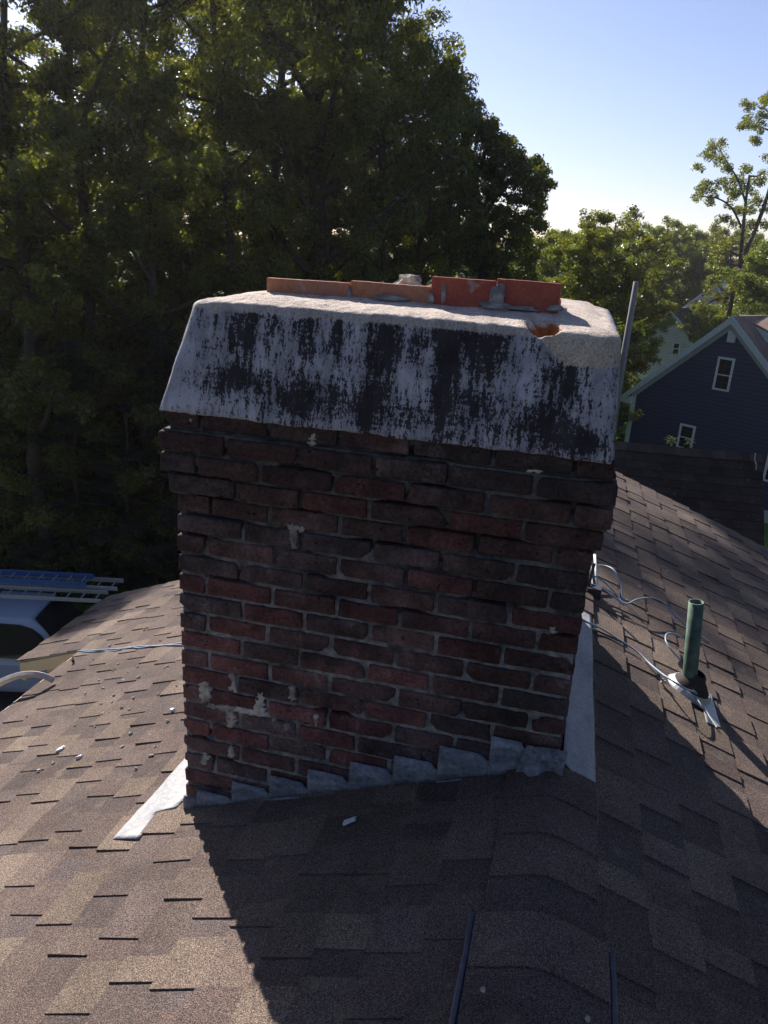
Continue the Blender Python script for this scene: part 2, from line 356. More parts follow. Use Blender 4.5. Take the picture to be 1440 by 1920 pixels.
# drip edge along the jogged rake, dark shingle butts above it
# ridge: cap shingles + vent
mb = MB(); r = random.Random(9); y = -4.6; k = 0
def cap_profile(hw, h0, y, lift=0):
    o = []
    for i in range(9):
        u = (i / 8 * 2 - 1); X = XR + u * hw; Z = ZR - MS * hw * (math.sqrt(u * u + .05) - .22) + h0 + lift
        o.append(Vector((X, y, Z)))
    return o
def tn(r, lo, hi, ch=(0, 1, 2, 3)):
    f = r.uniform(lo, hi); return tuple(q * f for q in TINTS[r.choice(ch)])
def capseg(mb, hw, y0, y1, h, c):
    a = cap_profile(hw, h + .006, y0); b_ = cap_profile(hw, h, y1); a2 = cap_profile(hw, h - .004, y0)
    n = 9; mb.add(a + b_ + a2, [(i, i + 1, n + i + 1, n + i) for i in range(n - 1)] + [(2 * n + i, 2 * n + i + 1, i + 1, i) for i in range(n - 1)], c)
y = 4.16
ys = [-.62 + .143 * i for i in range(4)] + []
for i in range(4):
    capseg(mb, .135, -.62 + .155 * i, -.62 + .155 * (i + 1) + .01, .008, tn(r, .8, 1.1))
mb.build('ridge_cap', M['ridge'], house, smooth=False); mb = MB()
for i in range(20):
    capseg(mb, .135, 1.2 + .148 * i, 1.2 + .148 * (i + 1) + .01, .008, tn(r, .8, 1.1))
mb.build('ridge_cap', M['ridge'], house, smooth=False)
mb = MB()
for i in range(26):      # vent covered by cap shingles, on a raised strip
    y1 = -.60 - .15 * i
    capseg(mb, .155, y1 - .15, y1 + .008, .022, tn(r, .75, 1.1, (0, 2, 5, 2, 3)))
vent = mb.build('ridge_vent', M['ridge'], house, smooth=False); tag(vent, 'shingle covered ridge vent ending short of the chimney')
for sx in (-1, 1):
    mb = MB(); ya = -.585 if sx < 0 else -.605
    X = XR + sx * .163; Z = ZR - MS * .163
    pts = []
    for i in range(34): 
        yy = ya - i * .12; pts.append((X + .0018 * math.sin(i * 1.9), yy, Z + .022))
    mb.tube(pts, .009, 8); mb.box(min(X, X - sx * .03), max(X, X - sx * .03), -4.6, ya - .01, Z - .004, Z + .016)
    mb.build('vent_edge', M['alu'] if False else simple('dark_vent_plastic', (.085, .085, .105), .6, .3, 30), vent)

# ------------------------------------------------------------------ chimney
W, D, H = 1.258, 1.175, .068
ch = empty('chimney', (W / 2, D / 2, ZR - .3), 'weathered red brick chimney with stained grey stucco crown, straddling the roof ridge', 'chimney')
def offs(k):       # course k (1 is right under the crown): how far it is corbelled out
    return {1: .018, 2: .034, 3: .033, 4: .018}.get(k, 0.0)
def rbrick(mb, c, L, Wd, Ht, axis, col, r, nl=9, nh=5, amp=.0022):
    """a worn brick: rounded box grid with noise, long side along axis (0=x,1=y)"""
    bevel = r.uniform(.004, .008); nw = 4
    grid = {}
    hx, hy, hz = L / 2, Wd / 2, Ht / 2
    chip = [Vector((r.choice((-1, 1)) * hx, -hy, r.choice((-1, 1)) * hz)) for _ in range(1 if r.random() < .4 else 0)]; cr = r.uniform(.012, .028)
    ax = c[0] * 13.1 + r.random() * 50
    def vert(u, v, w_):
        p = Vector((u * hx, v * hy, w_ * hz))
        q = Vector((max(-hx + bevel, min(hx - bevel, p.x)), max(-hy + bevel, min(hy - bevel, p.y)), max(-hz + bevel, min(hz - bevel, p.z))))
        d = p - q
        if d.length > 0: p = q + d.normalized() * bevel
        nn = mnoise.noise_vector(p * 26 + Vector((ax, 0, ax))); p += nn * amp + mnoise.noise_vector(p * 80 + Vector((ax, 3, ax))) * amp * .5
        for cc in chip:
            e = (p - cc).length
            if e < cr: p += (Vector((0, 0, 0)) - cc).normalized() * (cr - e) * .5 + Vector((0, (cr - e) * .5, 0))
        return p
    U = [-1] + [(-1 + 2 * i / (nl - 1)) for i in range(nl)][1:-1] + [1]; U = sorted(set([-1, -1 + .03, 1 - .03, 1] + [round(x, 4) for x in U[1:-1]]))
    V = [-1, -.9, 0, .9, 1]; Wz = sorted(set([-1, -.84, .84, 1] + [round(-1 + 2 * i / nh, 4) for i in range(1, nh)]))
    vs = []; idx = {}
    def gi(i, j, k):
        key = (i, j, k)
        if key not in idx:
            p = vert(U[i], V[j], Wz[k]); 
            if axis == 1: p = Vector((p.y, -p.x, p.z))
            if axis == 2: p = Vector((-p.x, -p.y, p.z))
            if axis == 3: p = Vector((-p.y, p.x, p.z))
            idx[key] = len(vs); vs.append(Vector(c) + p)
        return idx[key]
    fs = []; a, b_, e = len(U) - 1, len(V) - 1, len(Wz) - 1
    for i in range(a):
        for k in range(e):
            fs.append((gi(i, 0, k), gi(i + 1, 0, k), gi(i + 1, 0, k + 1), gi(i, 0, k + 1)))
            if i in (): pass
    for i in range(a):
        for j in range(b_):
            fs.append((gi(i, j, e), gi(i + 1, j, e), gi(i + 1, j + 1, e), gi(i, j + 1, e)))
            fs.append((gi(i, j, 0), gi(i, j + 1, 0), gi(i + 1, j + 1, 0), gi(i + 1, j, 0)))
    for j in range(b_):
        for k in range(e):
            fs.append((gi(0, j, k), gi(0, j, k + 1), gi(0, j + 1, k + 1), gi(0, j + 1, k)))
            fs.append((gi(a, j, k), gi(a, j + 1, k), gi(a, j + 1, k + 1), gi(a, j, k + 1)))
    mb.add(vs, fs, col)
def brick_col(r, k, fx):
    reds = [(.185, .086, .082), (.160, .074, .072), (.20, .092, .086), (.155, .088, .085), (.165, .094, .090), (.175, .104, .098)]
    darks = [(.125, .088, .088), (.145, .098, .094), (.14, .086, .085), (.12, .090, .092), (.16, .096, .092)]
    pd = .66 if k < 9 else (.30 if fx < .55 else .5)
    if k in (2, 3, 4) and fx < .45: pd = .35
    c = r.choice(darks) if r.random() < pd else r.choice(reds); f = r.uniform(.85, 1.15); return tuple(q * f for q in c)
mb = MB(); r = random.Random(21); NC = 27
joints = {}
for k in range(1, NC + 1):
    o = offs(k); zc = -H * (k - 1) - .031 + r.uniform(-.0015, .0015); hh = .0562
    x0, x1, y0, y1 = -o, W + o, -o, D + o
    zb = zc - H / 2
    for side in range(4):
        full = (k + (1 if side % 2 else 0)) % 2 == 0
        Ls = (x1 - x0) if side in (0, 2) else (y1 - y0)
        n = round(Ls / .21)
        if full: cuts = [i * Ls / n for i in range(n + 1)]
        else: cuts = [0] + [(i + .5) * Ls / n for i in range(n)] + [Ls]
        cuts = [cuts[0]] + [q + r.uniform(-.012, .012) for q in cuts[1:-1]] + [cuts[-1]]
        for i in range(len(cuts) - 1):
            a, b_ = cuts[i], cuts[i + 1]; L = b_ - a - (.013 if 0 < i < len(cuts) - 2 else .0055)
            if L < .03: continue
            m = (a + b_) / 2 + (-.0027 if i == 0 else (.0027 if i == len(cuts) - 2 else 0))
            dep = .09
            jut = r.uniform(-.0025, .0035) if r.random() < .85 else r.uniform(-.005, -.003)
            if side == 0:
                if k >= 14 and zb < zl(x0 + m) - .12 and x0 + m < XR: continue
                c = (x0 + m, y0 + dep / 2 - jut - (.004 if k == 1 else 0), zc); joints.setdefault(k, []).append(x0 + a)
            elif side == 1: c = (x1 - dep / 2, y0 + m, zc)
            elif side == 2: c = (x1 - m, y1 - dep / 2, zc)
            else: c = (x0 + dep / 2, y1 - m, zc)
            # keep side bricks clear of the front ones at the corners
            if side in (1, 3) and (i == 0 or i == len(cuts) - 2):
                L2 = L - .095
                if L2 < .03: continue
                sh = .0475 * (1 if i == 0 else -1) * (1 if side == 1 else -1)
                c = (c[0], c[1] + sh, c[2]); L = L2
            det = side == 0 or side == 3
            rbrick(mb, c, L, dep, hh + r.uniform(-.002, .001), {0: 0, 1: 3, 2: 2, 3: 1}[side], brick_col(r, k, m / W), r, 14 if side == 0 else 4, 5 if side == 0 else 2, .0032 if side == 0 else .002)
br = mb.build('brickwork', M['brick'], ch, smooth=True)
# mortar: noisy recessed skin per course band, all four sides
mb = MB()
def mortar_face(x0, x1, z0, z1, y, flip, f):
    nx = max(2, int((x1 - x0) / .011)); nzc = max(2, int((z1 - z0) / .011)); vs = []; 
    for j in range(nzc + 1):
        for i in range(nx + 1):
            x = x0 + (x1 - x0) * i / nx; z = z0 + (z1 - z0) * j / nzc
            n = mnoise.noise(Vector((x * 7, z * 7, y * 3))) ; n2 = mnoise.noise(Vector((x * 60, z * 60, 1))); hole = max(0, mnoise.noise(Vector((x * 4.5 + 9, z * 16, 5))) - .12 - (.28 if z < -.55 else 0)) * .13
            vs.append(f(x, y + n * .0018 + n2 * .0028 + hole, z))
    fs = [(j * (nx + 1) + i, j * (nx + 1) + i + 1, (j + 1) * (nx + 1) + i + 1, (j + 1) * (nx + 1) + i) for j in range(nzc) for i in range(nx)]
    mb.add(vs, fs, (1, 1, 1))
for (za, zb_, o) in ((0.0, -.068, .018), (-.066, -.204, .033), (-.202, -.272, .018), (-.270, -1.65, 0)):
    q = .0095 if o else .0082
    mortar_face(-o + q, W + o - q, zb_, za, -o + q, 0, lambda a, d, z: (a, d, z))
    mb.box(-o + q + .02, W + o - q - .004, -o + q + .025, D + o - q - .004, zb_, za)
    mb.box(-o + q, -o + q + .02, -o + q + .003, D + o - q - .003, zb_ + .002, za - .002)
mb.build('mortar', M['mortar'], ch, smooth=False)

# pale mortar smears on the front
def blob(mb, c, sx, sz, r, th=.006, y=-.003, n=9):
    vs = []; rings = [(1, .0), (.86, .75), (.5, 1.0)]
    K = 26; ph = [r.uniform(.25, 1.5) for _ in range(K)]
    ph = [ph[i] * .7 + (ph[(i + 1) % K] + ph[i - 1]) * .15 for i in range(K)]
    for (rr, hh) in rings:
        for i in range(K):
            t = 2 * math.pi * i / K; vs.append(Vector((c[0] + math.cos(t) * sx * rr * ph[i], y - th * hh * r.uniform(.7, 1.1) + (.006 if hh == 0 else 0), c[1] + math.sin(t) * sz * rr * ph[i])))
    vs.append(Vector((c[0], y - th, c[1])))
    fs = [(k * K + i, (k * K + (i + 1) % K), (k + 1) * K + (i + 1) % K, (k + 1) * K + i) for k in range(2) for i in range(K)] + [(2 * K + i, 2 * K + (i + 1) % K, 3 * K) for i in range(K)]
    mb.add(vs, fs, (1, 1, 1))
r = random.Random(4)
for (px, py, ww, hh, nn) in [(438, 1280, 9, 20, 2), (383, 1300, 12, 20, 3), (487, 1322, 10, 24, 3), (432, 1350, 11, 20, 2), (405, 1327, 18, 6, 2), (455, 1333, 38, 6, 4), (548, 1300, 8, 18, 2), (512, 1350, 7, 7, 1), (537, 1363, 8, 9, 2), (594, 1350, 5, 14, 2), (433, 1412, 7, 13, 2), (384, 1424, 8, 12, 2), (549, 1005, 8, 20, 3), (560, 992, 12, 6, 2), (584, 826, 11, 11, 2), (1005, 868, 14, 15, 3), (357, 787, 8, 8, 1), (1035, 1183, 6, 9, 1)]:
    c = on(px, py, (0, 1, 0), (0, -.003, 0)); sc = (c.y - CP[1]) / F_PX * 1.35
    mb = MB(); o = offs(max(1, int(-c.z / H) + 1))
    c = on(px, py, (0, 1, 0), (0, -.003 - o, 0))
    for i in range(nn):
        u = (i + .5) / nn - .5
        blob(mb, (c.x + u * 1.6 * ww * sc * (ww > hh) + r.uniform(-1, 1) * .003, c.z + u * 1.6 * hh * sc * (hh >= ww)), ww * sc * (1 if ww < hh else .6), hh * sc * (1 if hh < ww else .6), r, .003, -.001 - o)
    mb.build('mortar_patch', M['smear'], ch, smooth=True)

# crown: lofted rounded stucco block
def smooth01(a, b_, t): t = max(0, min(1, (t - a) / (b_ - a))); return t * t * (3 - 2 * t)
def stain(X, z):
    u = X; v = z / 1.06     # u 0..1.25, v 0 (bottom)..0.3 (top)
    s = .29 + (.04 if u > .3 else 0)
    def bl(cx_, cz, sx, sz, a): return 1.15 * a * math.exp(-((u - cx_) / sx) ** 2 - ((v - cz) / sz) ** 2)
    for (cx_, cz, sx, sz, a) in [(.19, .22, .022, .07, .5), (.235, .22, .022, .08, .45), (.30, .24, .022, .06, .25), (.40, .26, .03, .07, .42), (.22, .10, .09, .035, .42), (.40, .06, .05, .05, .45), (.40, .16, .03, .05, .3), (.50, .24, .022, .09, .45), (.50, .07, .025, .06, .35),
                              (.63, .20, .045, .10, .62), (.60, .06, .06, .05, .35), (.72, .22, .02, .08, .3), (.775, .27, .03, .04, .45), (.805, .16, .035, .15, .62), (.86, .25, .035, .07, .35), (.93, .24, .035, .08, .5), (.91, .10, .06, .06, .3), (1.09, .12, .05, .10, .22), (1.13, .18, .022, .05, .45), (1.12, .045, .05, .05, .36), (1.19, .03, .06, .03, .45), (1.03, .05, .05, .05, .2),
                              (.6, .285, .40, .012, .14), (.3, .05, .25, .03, .10), (.16, .06, .02, .02, .2), (.72, .045, .05, .03, .3), (.06, .10, .03, .03, .12)]:
        s += bl(cx_, cz, sx, sz, a)
    s += .15 * mnoise.noise(Vector((u * 19, v * 3, 2))) + .10 * mnoise.noise(Vector((u * 7, v * 16, 6))) 
    if u < .14: s -= .22 * (1 - u / .14)
    s -= .10 * math.exp(-((v - .145) / .025) ** 2); return max(0, min(.92, s))
CX0, CX1, CY0, CY1 = -.036, 1.272, -.034, D + .03
def ring_dims(t):          # t 0..1 from bottom edge to start of the top rounding
    return (CX0 + (.068) * t, CX1 - (.024) * t, CY0 + .055 * t, CY1 - .09 * t)
perim = []
nx, ny = 150, 60
for i in range(nx): perim.append((i / nx, 0.0))
for i in range(ny): perim.append((1.0, i / ny))
for i in range(nx): perim.append((1 - i / nx, 1.0))
for i in range(ny): perim.append((0.0, 1 - i / ny))
levels = []
for j in range(31): levels.append(('s', j / 30))
RO = .035
for j in range(1, 7): levels.append(('r', j / 6))
for j in range(1, 22): levels.append(('t', j / 21))
vs = []; cols = []
hole_c = (1.052, .10, .300)
def ztop(x, y):
    e = min(1, max(0, min((y - .0) / .3, (x - .02) / .35, (1.27 - x) / .25, (1.2 - y) / .3)))
    return .306 + .040 * e ** .8 + .0035 * mnoise.noise(Vector((x * 9, y * 9, 0))) + .002 * mnoise.noise(Vector((x * 40, y * 40, 3)))
for (typ, t) in levels:
    tt = t if typ == 's' else 1
    x0, x1, y0, y1 = ring_dims(tt); z = -.012 + .300 * tt
    for (u, v) in perim:
        x = x0 + (x1 - x0) * u; y = y0 + (y1 - y0) * v; zz = z
        # rounded plan corners
        rc = .02 + .05 * tt * (1 if u < .5 else .55)
        qx = min(max(x, x0 + rc), x1 - rc); qy = min(max(y, y0 + rc), y1 - rc); d = Vector((x - qx, y - qy)); 
        if d.length > rc: d = d.normalized() * rc; x, y = qx + d.x, qy + d.y
        cxm, cym = (x0 + x1) / 2, (y0 + y1) / 2
        sand = 0
        if typ == 's': zz += .006 * math.sin(x * 5) * t * 0
        if typ != 's':
            side_r = .022 + .07 * max(0, 1 - x / .12) + .03 * smooth01(1.05, 1.25, x)
            a = t * math.pi / 2 if typ == 'r' else math.pi / 2
            inx = side_r * (1 - math.cos(a)); zz = z + (ztop(x, y) - z) * math.sin(a)
            f = 1 - inx / .62
            x = cxm + (x - cxm) * f; y = cym + (y - cym) * (1 - inx / .58)
            sand = smooth01(.3, .9, t) if typ == 'r' else 1
        if typ == 't':
            f = 1 - t ** .9 * .985; x = cxm + (x - cxm) * f; y = cym + (y - cym) * f; zz = ztop(x, y)
        st = stain(x, zz)
        # broken cream patch near the right end
        pd = math.hypot((x - 1.16) / .13, (zz - .275) / .055) + .25 * mnoise.noise(Vector((x * 14, zz * 14, 0)))
        off = 0
        if typ != 't' and y < .2:
            k_ = 1 - smooth01(.85, 1.0, pd); sand = max(sand, k_); off = -.004 * k_
            # thin peeled line at the top of the face
            if zz > .280 + .006 * mnoise.noise(Vector((x * 12, 0, 0))): sand = max(sand, .55)
            y += off
        n = mnoise.noise(Vector((x * 16, y * 16, zz * 16))) * .0025 + mnoise.noise(Vector((x * 55, y * 55, zz * 55))) * .0014
        y += n * (1 if v < .5 else -1); x += n; zz += n * 1.2
        if typ == 's' and t < .07: zz += .003 * mnoise.noise(Vector((x * 20, y * 20, 8))) * (1 - t / .07)
        he = math.sqrt(((x - 1.05) / .050) ** 2 + ((y - .055) / .055) ** 2 + ((zz - .308) / .03) ** 2) + .25 * mnoise.noise(Vector((x * 45, y * 45, 7)))
        hole = 0
        if he < 1 and y < .3:
            dpt = smooth01(0, .45, 1 - he) * .032; zz -= dpt * 1.0; y += dpt * .9; hole = 1 if he < .88 else 0
        vs.append((x, y, zz)); cols.append((st * (1 - sand), sand, hole))
np_ = len(perim); nl_ = len(levels); fs = []
for j in range(nl_ - 1):
    for i in range(np_): fs.append((j * np_ + i, j * np_ + (i + 1) % np_, (j + 1) * np_ + (i + 1) % np_, (j + 1) * np_ + i))
fs.append(tuple((nl_ - 1) * np_ + i for i in range(np_))); fs.append(tuple(np_ - 1 - i for i in range(np_)))
me = bpy.data.meshes.new('crown'); me.from_pydata(vs, [], fs); me.update()
ca = me.attributes.new('tint', 'FLOAT_COLOR', 'POINT'); ca.data.foreach_set('color', np.array([(*c, 1) for c in cols], np.float32).ravel())
me.polygons.foreach_set('use_smooth', [True] * len(me.polygons)); me.materials.append(M['crown'])
crown = bpy.data.objects.new('stucco_crown', me); COL.objects.link(crown); crown.parent = ch; crown.matrix_parent_inverse = Matrix.Translation(-ch.location)
tag(crown, 'grey stucco crown with black streaks, sandy top and a broken hole at its right end')

# clay flue tiles
def flue(x0, x1, y0, y1, z0, z1, mat, label, tilt=0):
    mb = MB(); t = .018
    for a in (0,):
        n = 14
        def wall(p, q, inn):
            p = Vector(p); q = Vector(q); inn = Vector(inn) * t; vs = []
            for i in range(n + 1):
                b_ = p.lerp(q, i / n); zt = z1 + tilt * (b_.x - x0) + .0016 * mnoise.noise(b_ * 30) - .055 * smooth01(y0 + .02, y0 + .16, b_.y); 
                for k in (0, 1):
                    e = b_ + inn * k; vs += [(e.x, e.y, z0), (e.x, e.y, zt - .0015 * (0)), ]
            fs = []
            for i in range(n):
                s0, s1 = 4 * i, 4 * i + 4
                fs += [(s0, s1, s1 + 1, s0 + 1), (s0 + 2, s0 + 3, s1 + 3, s1 + 2), (s0 + 1, s1 + 1, s1 + 3, s0 + 3)]
            fs += [(0, 1, 3, 2), (4 * n, 4 * n + 2, 4 * n + 3, 4 * n + 1)]
            mb.add(vs, fs, (1, 1, 1))
        wall((x0, y0, 0), (x1, y0, 0), (0, 1, 0)); wall((x1, y0 + t, 0), (x1, y1 - t, 0), (-1, 0, 0)); wall((x1, y1, 0), (x0, y1, 0), (0, -1, 0)); wall((x0, y1 - t, 0), (x0, y0 + t, 0), (1, 0, 0))
    o = mb.build('flue_tile', mat, ch, bevel=.002); tag(o, label); return o
flue(.210, .468, .20, .50, .25, .3735, M['clay_orange'], 'low pale orange flue tile at the left end', .010)
flue(.472, .708, .205, .50, .25, .383, M['clay_orange'], 'low pale orange flue tile in the middle', -.004)
flue(.712, .893, .20, .48, .25, .411, M['clay_red'], 'tall red flue tile beside the low orange one')
flue(.897, 1.073, .20, .48, .25, .418, M['clay_red'], 'tall red flue tile at the right end', -.01)
# mortar around the tiles
r = random.Random(12)
def lump(name, c, s, mat, parent, seed, flat=.7, sub=3):
    bm = bmesh.new(); bmesh.ops.create_icosphere(bm, subdivisions=sub, radius=1)
    for v in bm.verts:
        p = v.co.copy(); n = mnoise.noise(p * 1.7 + Vector((seed, 0, 0))) * .45 + mnoise.noise(p * 4.5 + Vector((0, seed, 0))) * .22
        v.co = Vector((p.x * s[0], p.y * s[1], p.z * s[2])) * (1 + n)
    me = bpy.data.meshes.new(name); bm.to_mesh(me); bm.free(); me.materials.append(mat)
    o = bpy.data.objects.new(name, me); COL.objects.link(o); o.location = Vector(c) - (parent.location if parent else Vector())
    if parent: o.parent = parent
    return o
for i, (x, y, z, sx, sy, sz) in enumerate([(.905, .19, .368, .022, .010, .036), (.90, .190, .345, .045, .012, .012), (.97, .190, .343, .05, .010, .006), (1.065, .19, .350, .02, .012, .010), (.75, .197, .368, .006, .004, .026), (.715, .196, .352, .010, .008, .018), (.470, .200, .345, .006, .008, .016), (.60, .197, .342, .05, .010, .008)]):
    lump('mortar_fillet', (x, y, z), (sx, sy, sz), m_mortar('grey_mortar', (.36, .34, .34), .7) if i == 0 else bpy.data.materials['grey_mortar'], ch, i * 3.3)
a = lump('rubble_chunk', (.56, .60, .365), (.045, .04, .036), M['debris'], None, 2.2); tag(a, 'lump of old mortar standing behind the low middle flue tile', 'rubble')
a = lump('rubble_chunk', (.69, .64, .365), (.06, .04, .020), M['debris'], None, 5.2); tag(a, 'flat lump of mortar lying behind the join of low and tall flue tiles', 'rubble')

# step flashing on the front
st = [(347, 1), (371, 1), (436, 1), (506, 1), (576, 1), (653, 1), (735, 1), (816, 1), (909, 1), (975, 1)]
tops = [-1.400, -1.363, -1.294, -1.235, -1.175, -1.111, -1.052, -.982, -.912]
xs = [0.0, .052, .186, .325, .459, .602, .748, .889, 1.045, 1.15]
fb = [-1.446, -1.438, -1.376, -1.317, -1.268, -1.214, -1.158, -1.104, -1.045, -1.02]
for i in range(9):
    x0, x1 = xs[i] + .002, xs[i + 1] + .008; zt = tops[i]; mb = MB(); n = 10; vs = []
    for j in range(n + 1):
        u = j / n; x = x0 + (x1 - x0) * u; zb = fb[i] + (fb[i + 1] - fb[i]) * u - .010; ztp = max(zt - .004 * u - .018 * (u > .85), zb + .02)
        for k in range(5):
            z = zb + (ztp - zb) * k / 4; vs.append((x, -.014 - .0055 * (1 - u) + .004 * mnoise.noise(Vector((x * 20, z * 20, i))) + (.006 if k == 4 else 0), z))
    # small foot lying on the shingles
    fs = [(j * 5 + k, (j + 1) * 5 + k, (j + 1) * 5 + k + 1, j * 5 + k + 1) for j in range(n) for k in range(4)]
    mb.add(vs, fs, (1, 1, 1))
    ft = [vs[j * 5] for j in range(n + 1)]
    mb.add([*ft, *[(p[0], p[1] - .008, p[2] - .012) for p in ft]], [(j, n + 1 + j, n + 2 + j, j + 1) for j in range(n)], (1, 1, 1))
    o = mb.build('step_flashing', M['step'], ch, smooth=True); s = o.modifiers.new('t', 'SOLIDIFY'); s.thickness = .0025; s.offset = -1
# crumpled corner piece
def patch(name, corners, nu, nv, nfun, mat, parent, amp, fr, th=.003, seed=0):
    a, b_, c, d = [Vector(q) for q in corners]; vs = []
    n = (b_ - a).cross(d - a).normalized()
    for j in range(nv + 1):
        for i in range(nu + 1):
            u, v = i / nu, j / nv; p = a.lerp(b_, u).lerp(d.lerp(c, u), v)
            h = mnoise.noise(p * fr + Vector((seed, 0, 0))) * amp + mnoise.noise(p * fr * 3.1 + Vector((seed, 0, 0))) * amp * .4
            vs.append(p + n * (abs(h) if nfun else h))
    mb = MB(); mb.add(vs, [(j * (nu + 1) + i, j * (nu + 1) + i + 1, (j + 1) * (nu + 1) + i + 1, (j + 1) * (nu + 1) + i) for j in range(nv) for i in range(nu)], (1, 1, 1))
    o = mb.build(name, mat, parent, smooth=False)
    s = o.modifiers.new('t', 'SOLIDIFY'); s.thickness = th; s.offset = -1; return o
cf = patch('corner_flashing', [(1.125, -.035, -1.035), (1.268, -.045, -1.0), (1.275, -.02, -.905), (1.155, -.018, -.915)], 22, 14, True, M['step'], ch, .045, 14, .002, 3)
tag(cf, 'crumpled torn flashing at the right corner')
# side aprons lying on both slopes
def sheet(name, poly_pts, side, parent, mat, label):
    """poly rows: list of (xin, xout, y) strips on a slope"""
    mb = MB(); vs = []; n = 8
    zf = zl if side < 0 else zr; nn = NL if side < 0 else NR
    rows = []
    for i in range(len(poly_pts) - 1):
        a, b_ = poly_pts[i], poly_pts[i + 1]; m = max(1, int(abs(b_[2] - a[2]) / .02))
        for k in range(m): rows.append([a[q] + (b_[q] - a[q]) * k / m for q in range(3)])
    rows.append(list(poly_pts[-1]))
    for (xi, xo, y) in rows:
        for k in range(n + 1):
            x = xi + (xo - xi) * k / n; h = .015 + .006 * mnoise.noise(Vector((x * 7, y * 7, side))) + .002 * mnoise.noise(Vector((x * 30, y * 12, 4)))
            vs.append(Vector((x, y, zf(x))) + nn * h)
    mb.add(vs, [(j * (n + 1) + i, j * (n + 1) + i + 1, (j + 1) * (n + 1) + i + 1, (j + 1) * (n + 1) + i) for j in range(len(rows) - 1) for i in range(n)], (1, 1, 1))
    o = mb.build(name, mat, parent, smooth=True); s = o.modifiers.new('t', 'SOLIDIFY'); s.thickness = .003; s.offset = 0
    tag(o, label); return o
def strip(rows, label):
    mb = MB(); vs = []; n = 8; R_ = []
    for i in range(len(rows) - 1):
        (a, b_), (c, d) = rows[i], rows[i + 1]; m = max(1, int((c - a).length / .015))
        for k in range(m): R_.append((a.lerp(c, k / m), b_.lerp(d, k / m)))
    R_.append(rows[-1])
    for i, (a, b_) in enumerate(R_):
        for k in range(n + 1):
            p = a.lerp(b_, k / n); h = .011 + .0035 * mnoise.noise(Vector((p.x * 5, p.y * 5, 1))) + .0022 * mnoise.noise(Vector((p.x * 30 - p.y * 20, p.y * 9, 4))); vs.append(p + NL * (h if 0 < k < n else h - .002))
    mb.add(vs, [(j * (n + 1) + i, j * (n + 1) + i + 1, (j + 1) * (n + 1) + i + 1, (j + 1) * (n + 1) + i) for j in range(len(R_) - 1) for i in range(n)], (1, 1, 1))
    o = mb.build('side_flashing', M['flash'], ch, smooth=True); s_ = o.modifiers.new('t', 'SOLIDIFY'); s_.thickness = .003; s_.offset = 0; tag(o, label)
q_ = lambda a, b_: (onL(*a), onL(*b_))
strip([q_((213, 1578), (262, 1577)), q_((250, 1536), (297, 1527)), q_((263, 1521), (331, 1519)), q_((283, 1499), (349, 1502)), (onL(345, 1430), Vector((0, .28, zl(0)))), (Vector((-.16, 1.3, zl(-.16))), Vector((0, 1.3, zl(0))))], 'bright grey flashing strip on the sunlit left slope')
sheet('side_flashing', [(1.355, 1.368, -.035), (1.30, 1.368, -.005), (1.265, 1.369, .03), (W, 1.366, .3), (W, 1.36, 1.3)], 1, ch, M['flash'], 'bright flashing strip along the right side of the chimney')
o = patch('upstand_flashing', [(W + .004, 0, -1.03), (W + .004, 1.17, -1.03), (W + .008, 1.17, -.90), (W + .008, 0, -.90)], 20, 6, True, M['flash'], ch, .003, 12)

# ------------------------------------------------------------------ plumbing vent on the right slope
b0 = onR(1291, 1296); 
vp_ = empty('plumbing_vent', b0, 'leaning green vent pipe with black rubber boot on the right roof slope', 'vent pipe')
ptop = b0 + Vector((-.043, 0, .405)); mb = MB()
ax = (ptop - b0).normalized(); a1 = ax.orthogonal().normalized(); a2 = ax.cross(a1)
n = 28; vs = []
for (rr, t) in ((.0295, -.05), (.0295, 1), (.0255, 1), (.0255, .4)):
    for k in range(n): th = 2 * math.pi * k / n; vs.append(b0 + (ptop - b0) * t + (a1 * math.cos(th) + a2 * math.sin(th)) * rr)
mb.add(vs, [(j * n + k, j * n + (k + 1) % n, (j + 1) * n + (k + 1) % n, (j + 1) * n + k) for j in range(3) for k in range(n)], (1, 1, 1))
mb.build('pipe', M['pvc'], vp_, smooth=True)
mb = MB(); vs = []; n = 32          # rubber boot: squat cone
b1 = NR.orthogonal().normalized(); b2 = NR.cross(b1)
for (rr, h) in ((.078, .012), (.074, .030), (.058, .046), (.040, .060), (.032, .078), (.030, .080)):
    for k in range(n): th = 2 * math.pi * k / n; vs.append(b0 + NR * h + ax * h * .2 + (b1 * math.cos(th) + b2 * math.sin(th)) * rr * (1 + .03 * math.sin(3 * th)))
mb.add(vs, [(j * n + k, j * n + (k + 1) % n, (j + 1) * n + (k + 1) % n, (j + 1) * n + k) for j in range(5) for k in range(n)], (1, 1, 1))
mb.build('rubber_boot', M['rubber'], vp_, smooth=True)
mb = MB(); vs = []      # metal skirt + plate whose lower corner shows
for (rr, h) in ((.100, .006), (.094, .010), (.082, .030), (.078, .031)):
    for k in range(n): th = 2 * math.pi * k / n; vs.append(b0 + NR * h + (b1 * math.cos(th) + b2 * math.sin(th)) * rr)
mb.add(vs, [(j * n + k, j * n + (k + 1) % n, (j + 1) * n + (k + 1) % n, (j + 1) * n + k) for j in range(3) for k in range(n)], (1, 1, 1))
pl = [onR(*q) + NR * .013 for q in ((1272, 1300), (1300, 1280), (1330, 1306), (1348, 1368), (1322, 1358), (1316, 1334))]
mb.prism(pl, -NR * .003, (1, 1, 1))
mb.tube([onR(1299, 1300, .03), onR(1320, 1328, .026), onR(1344, 1364, .018)], .0035, 6)
mb.build('flashing_plate', M['alu'], vp_, smooth=False)
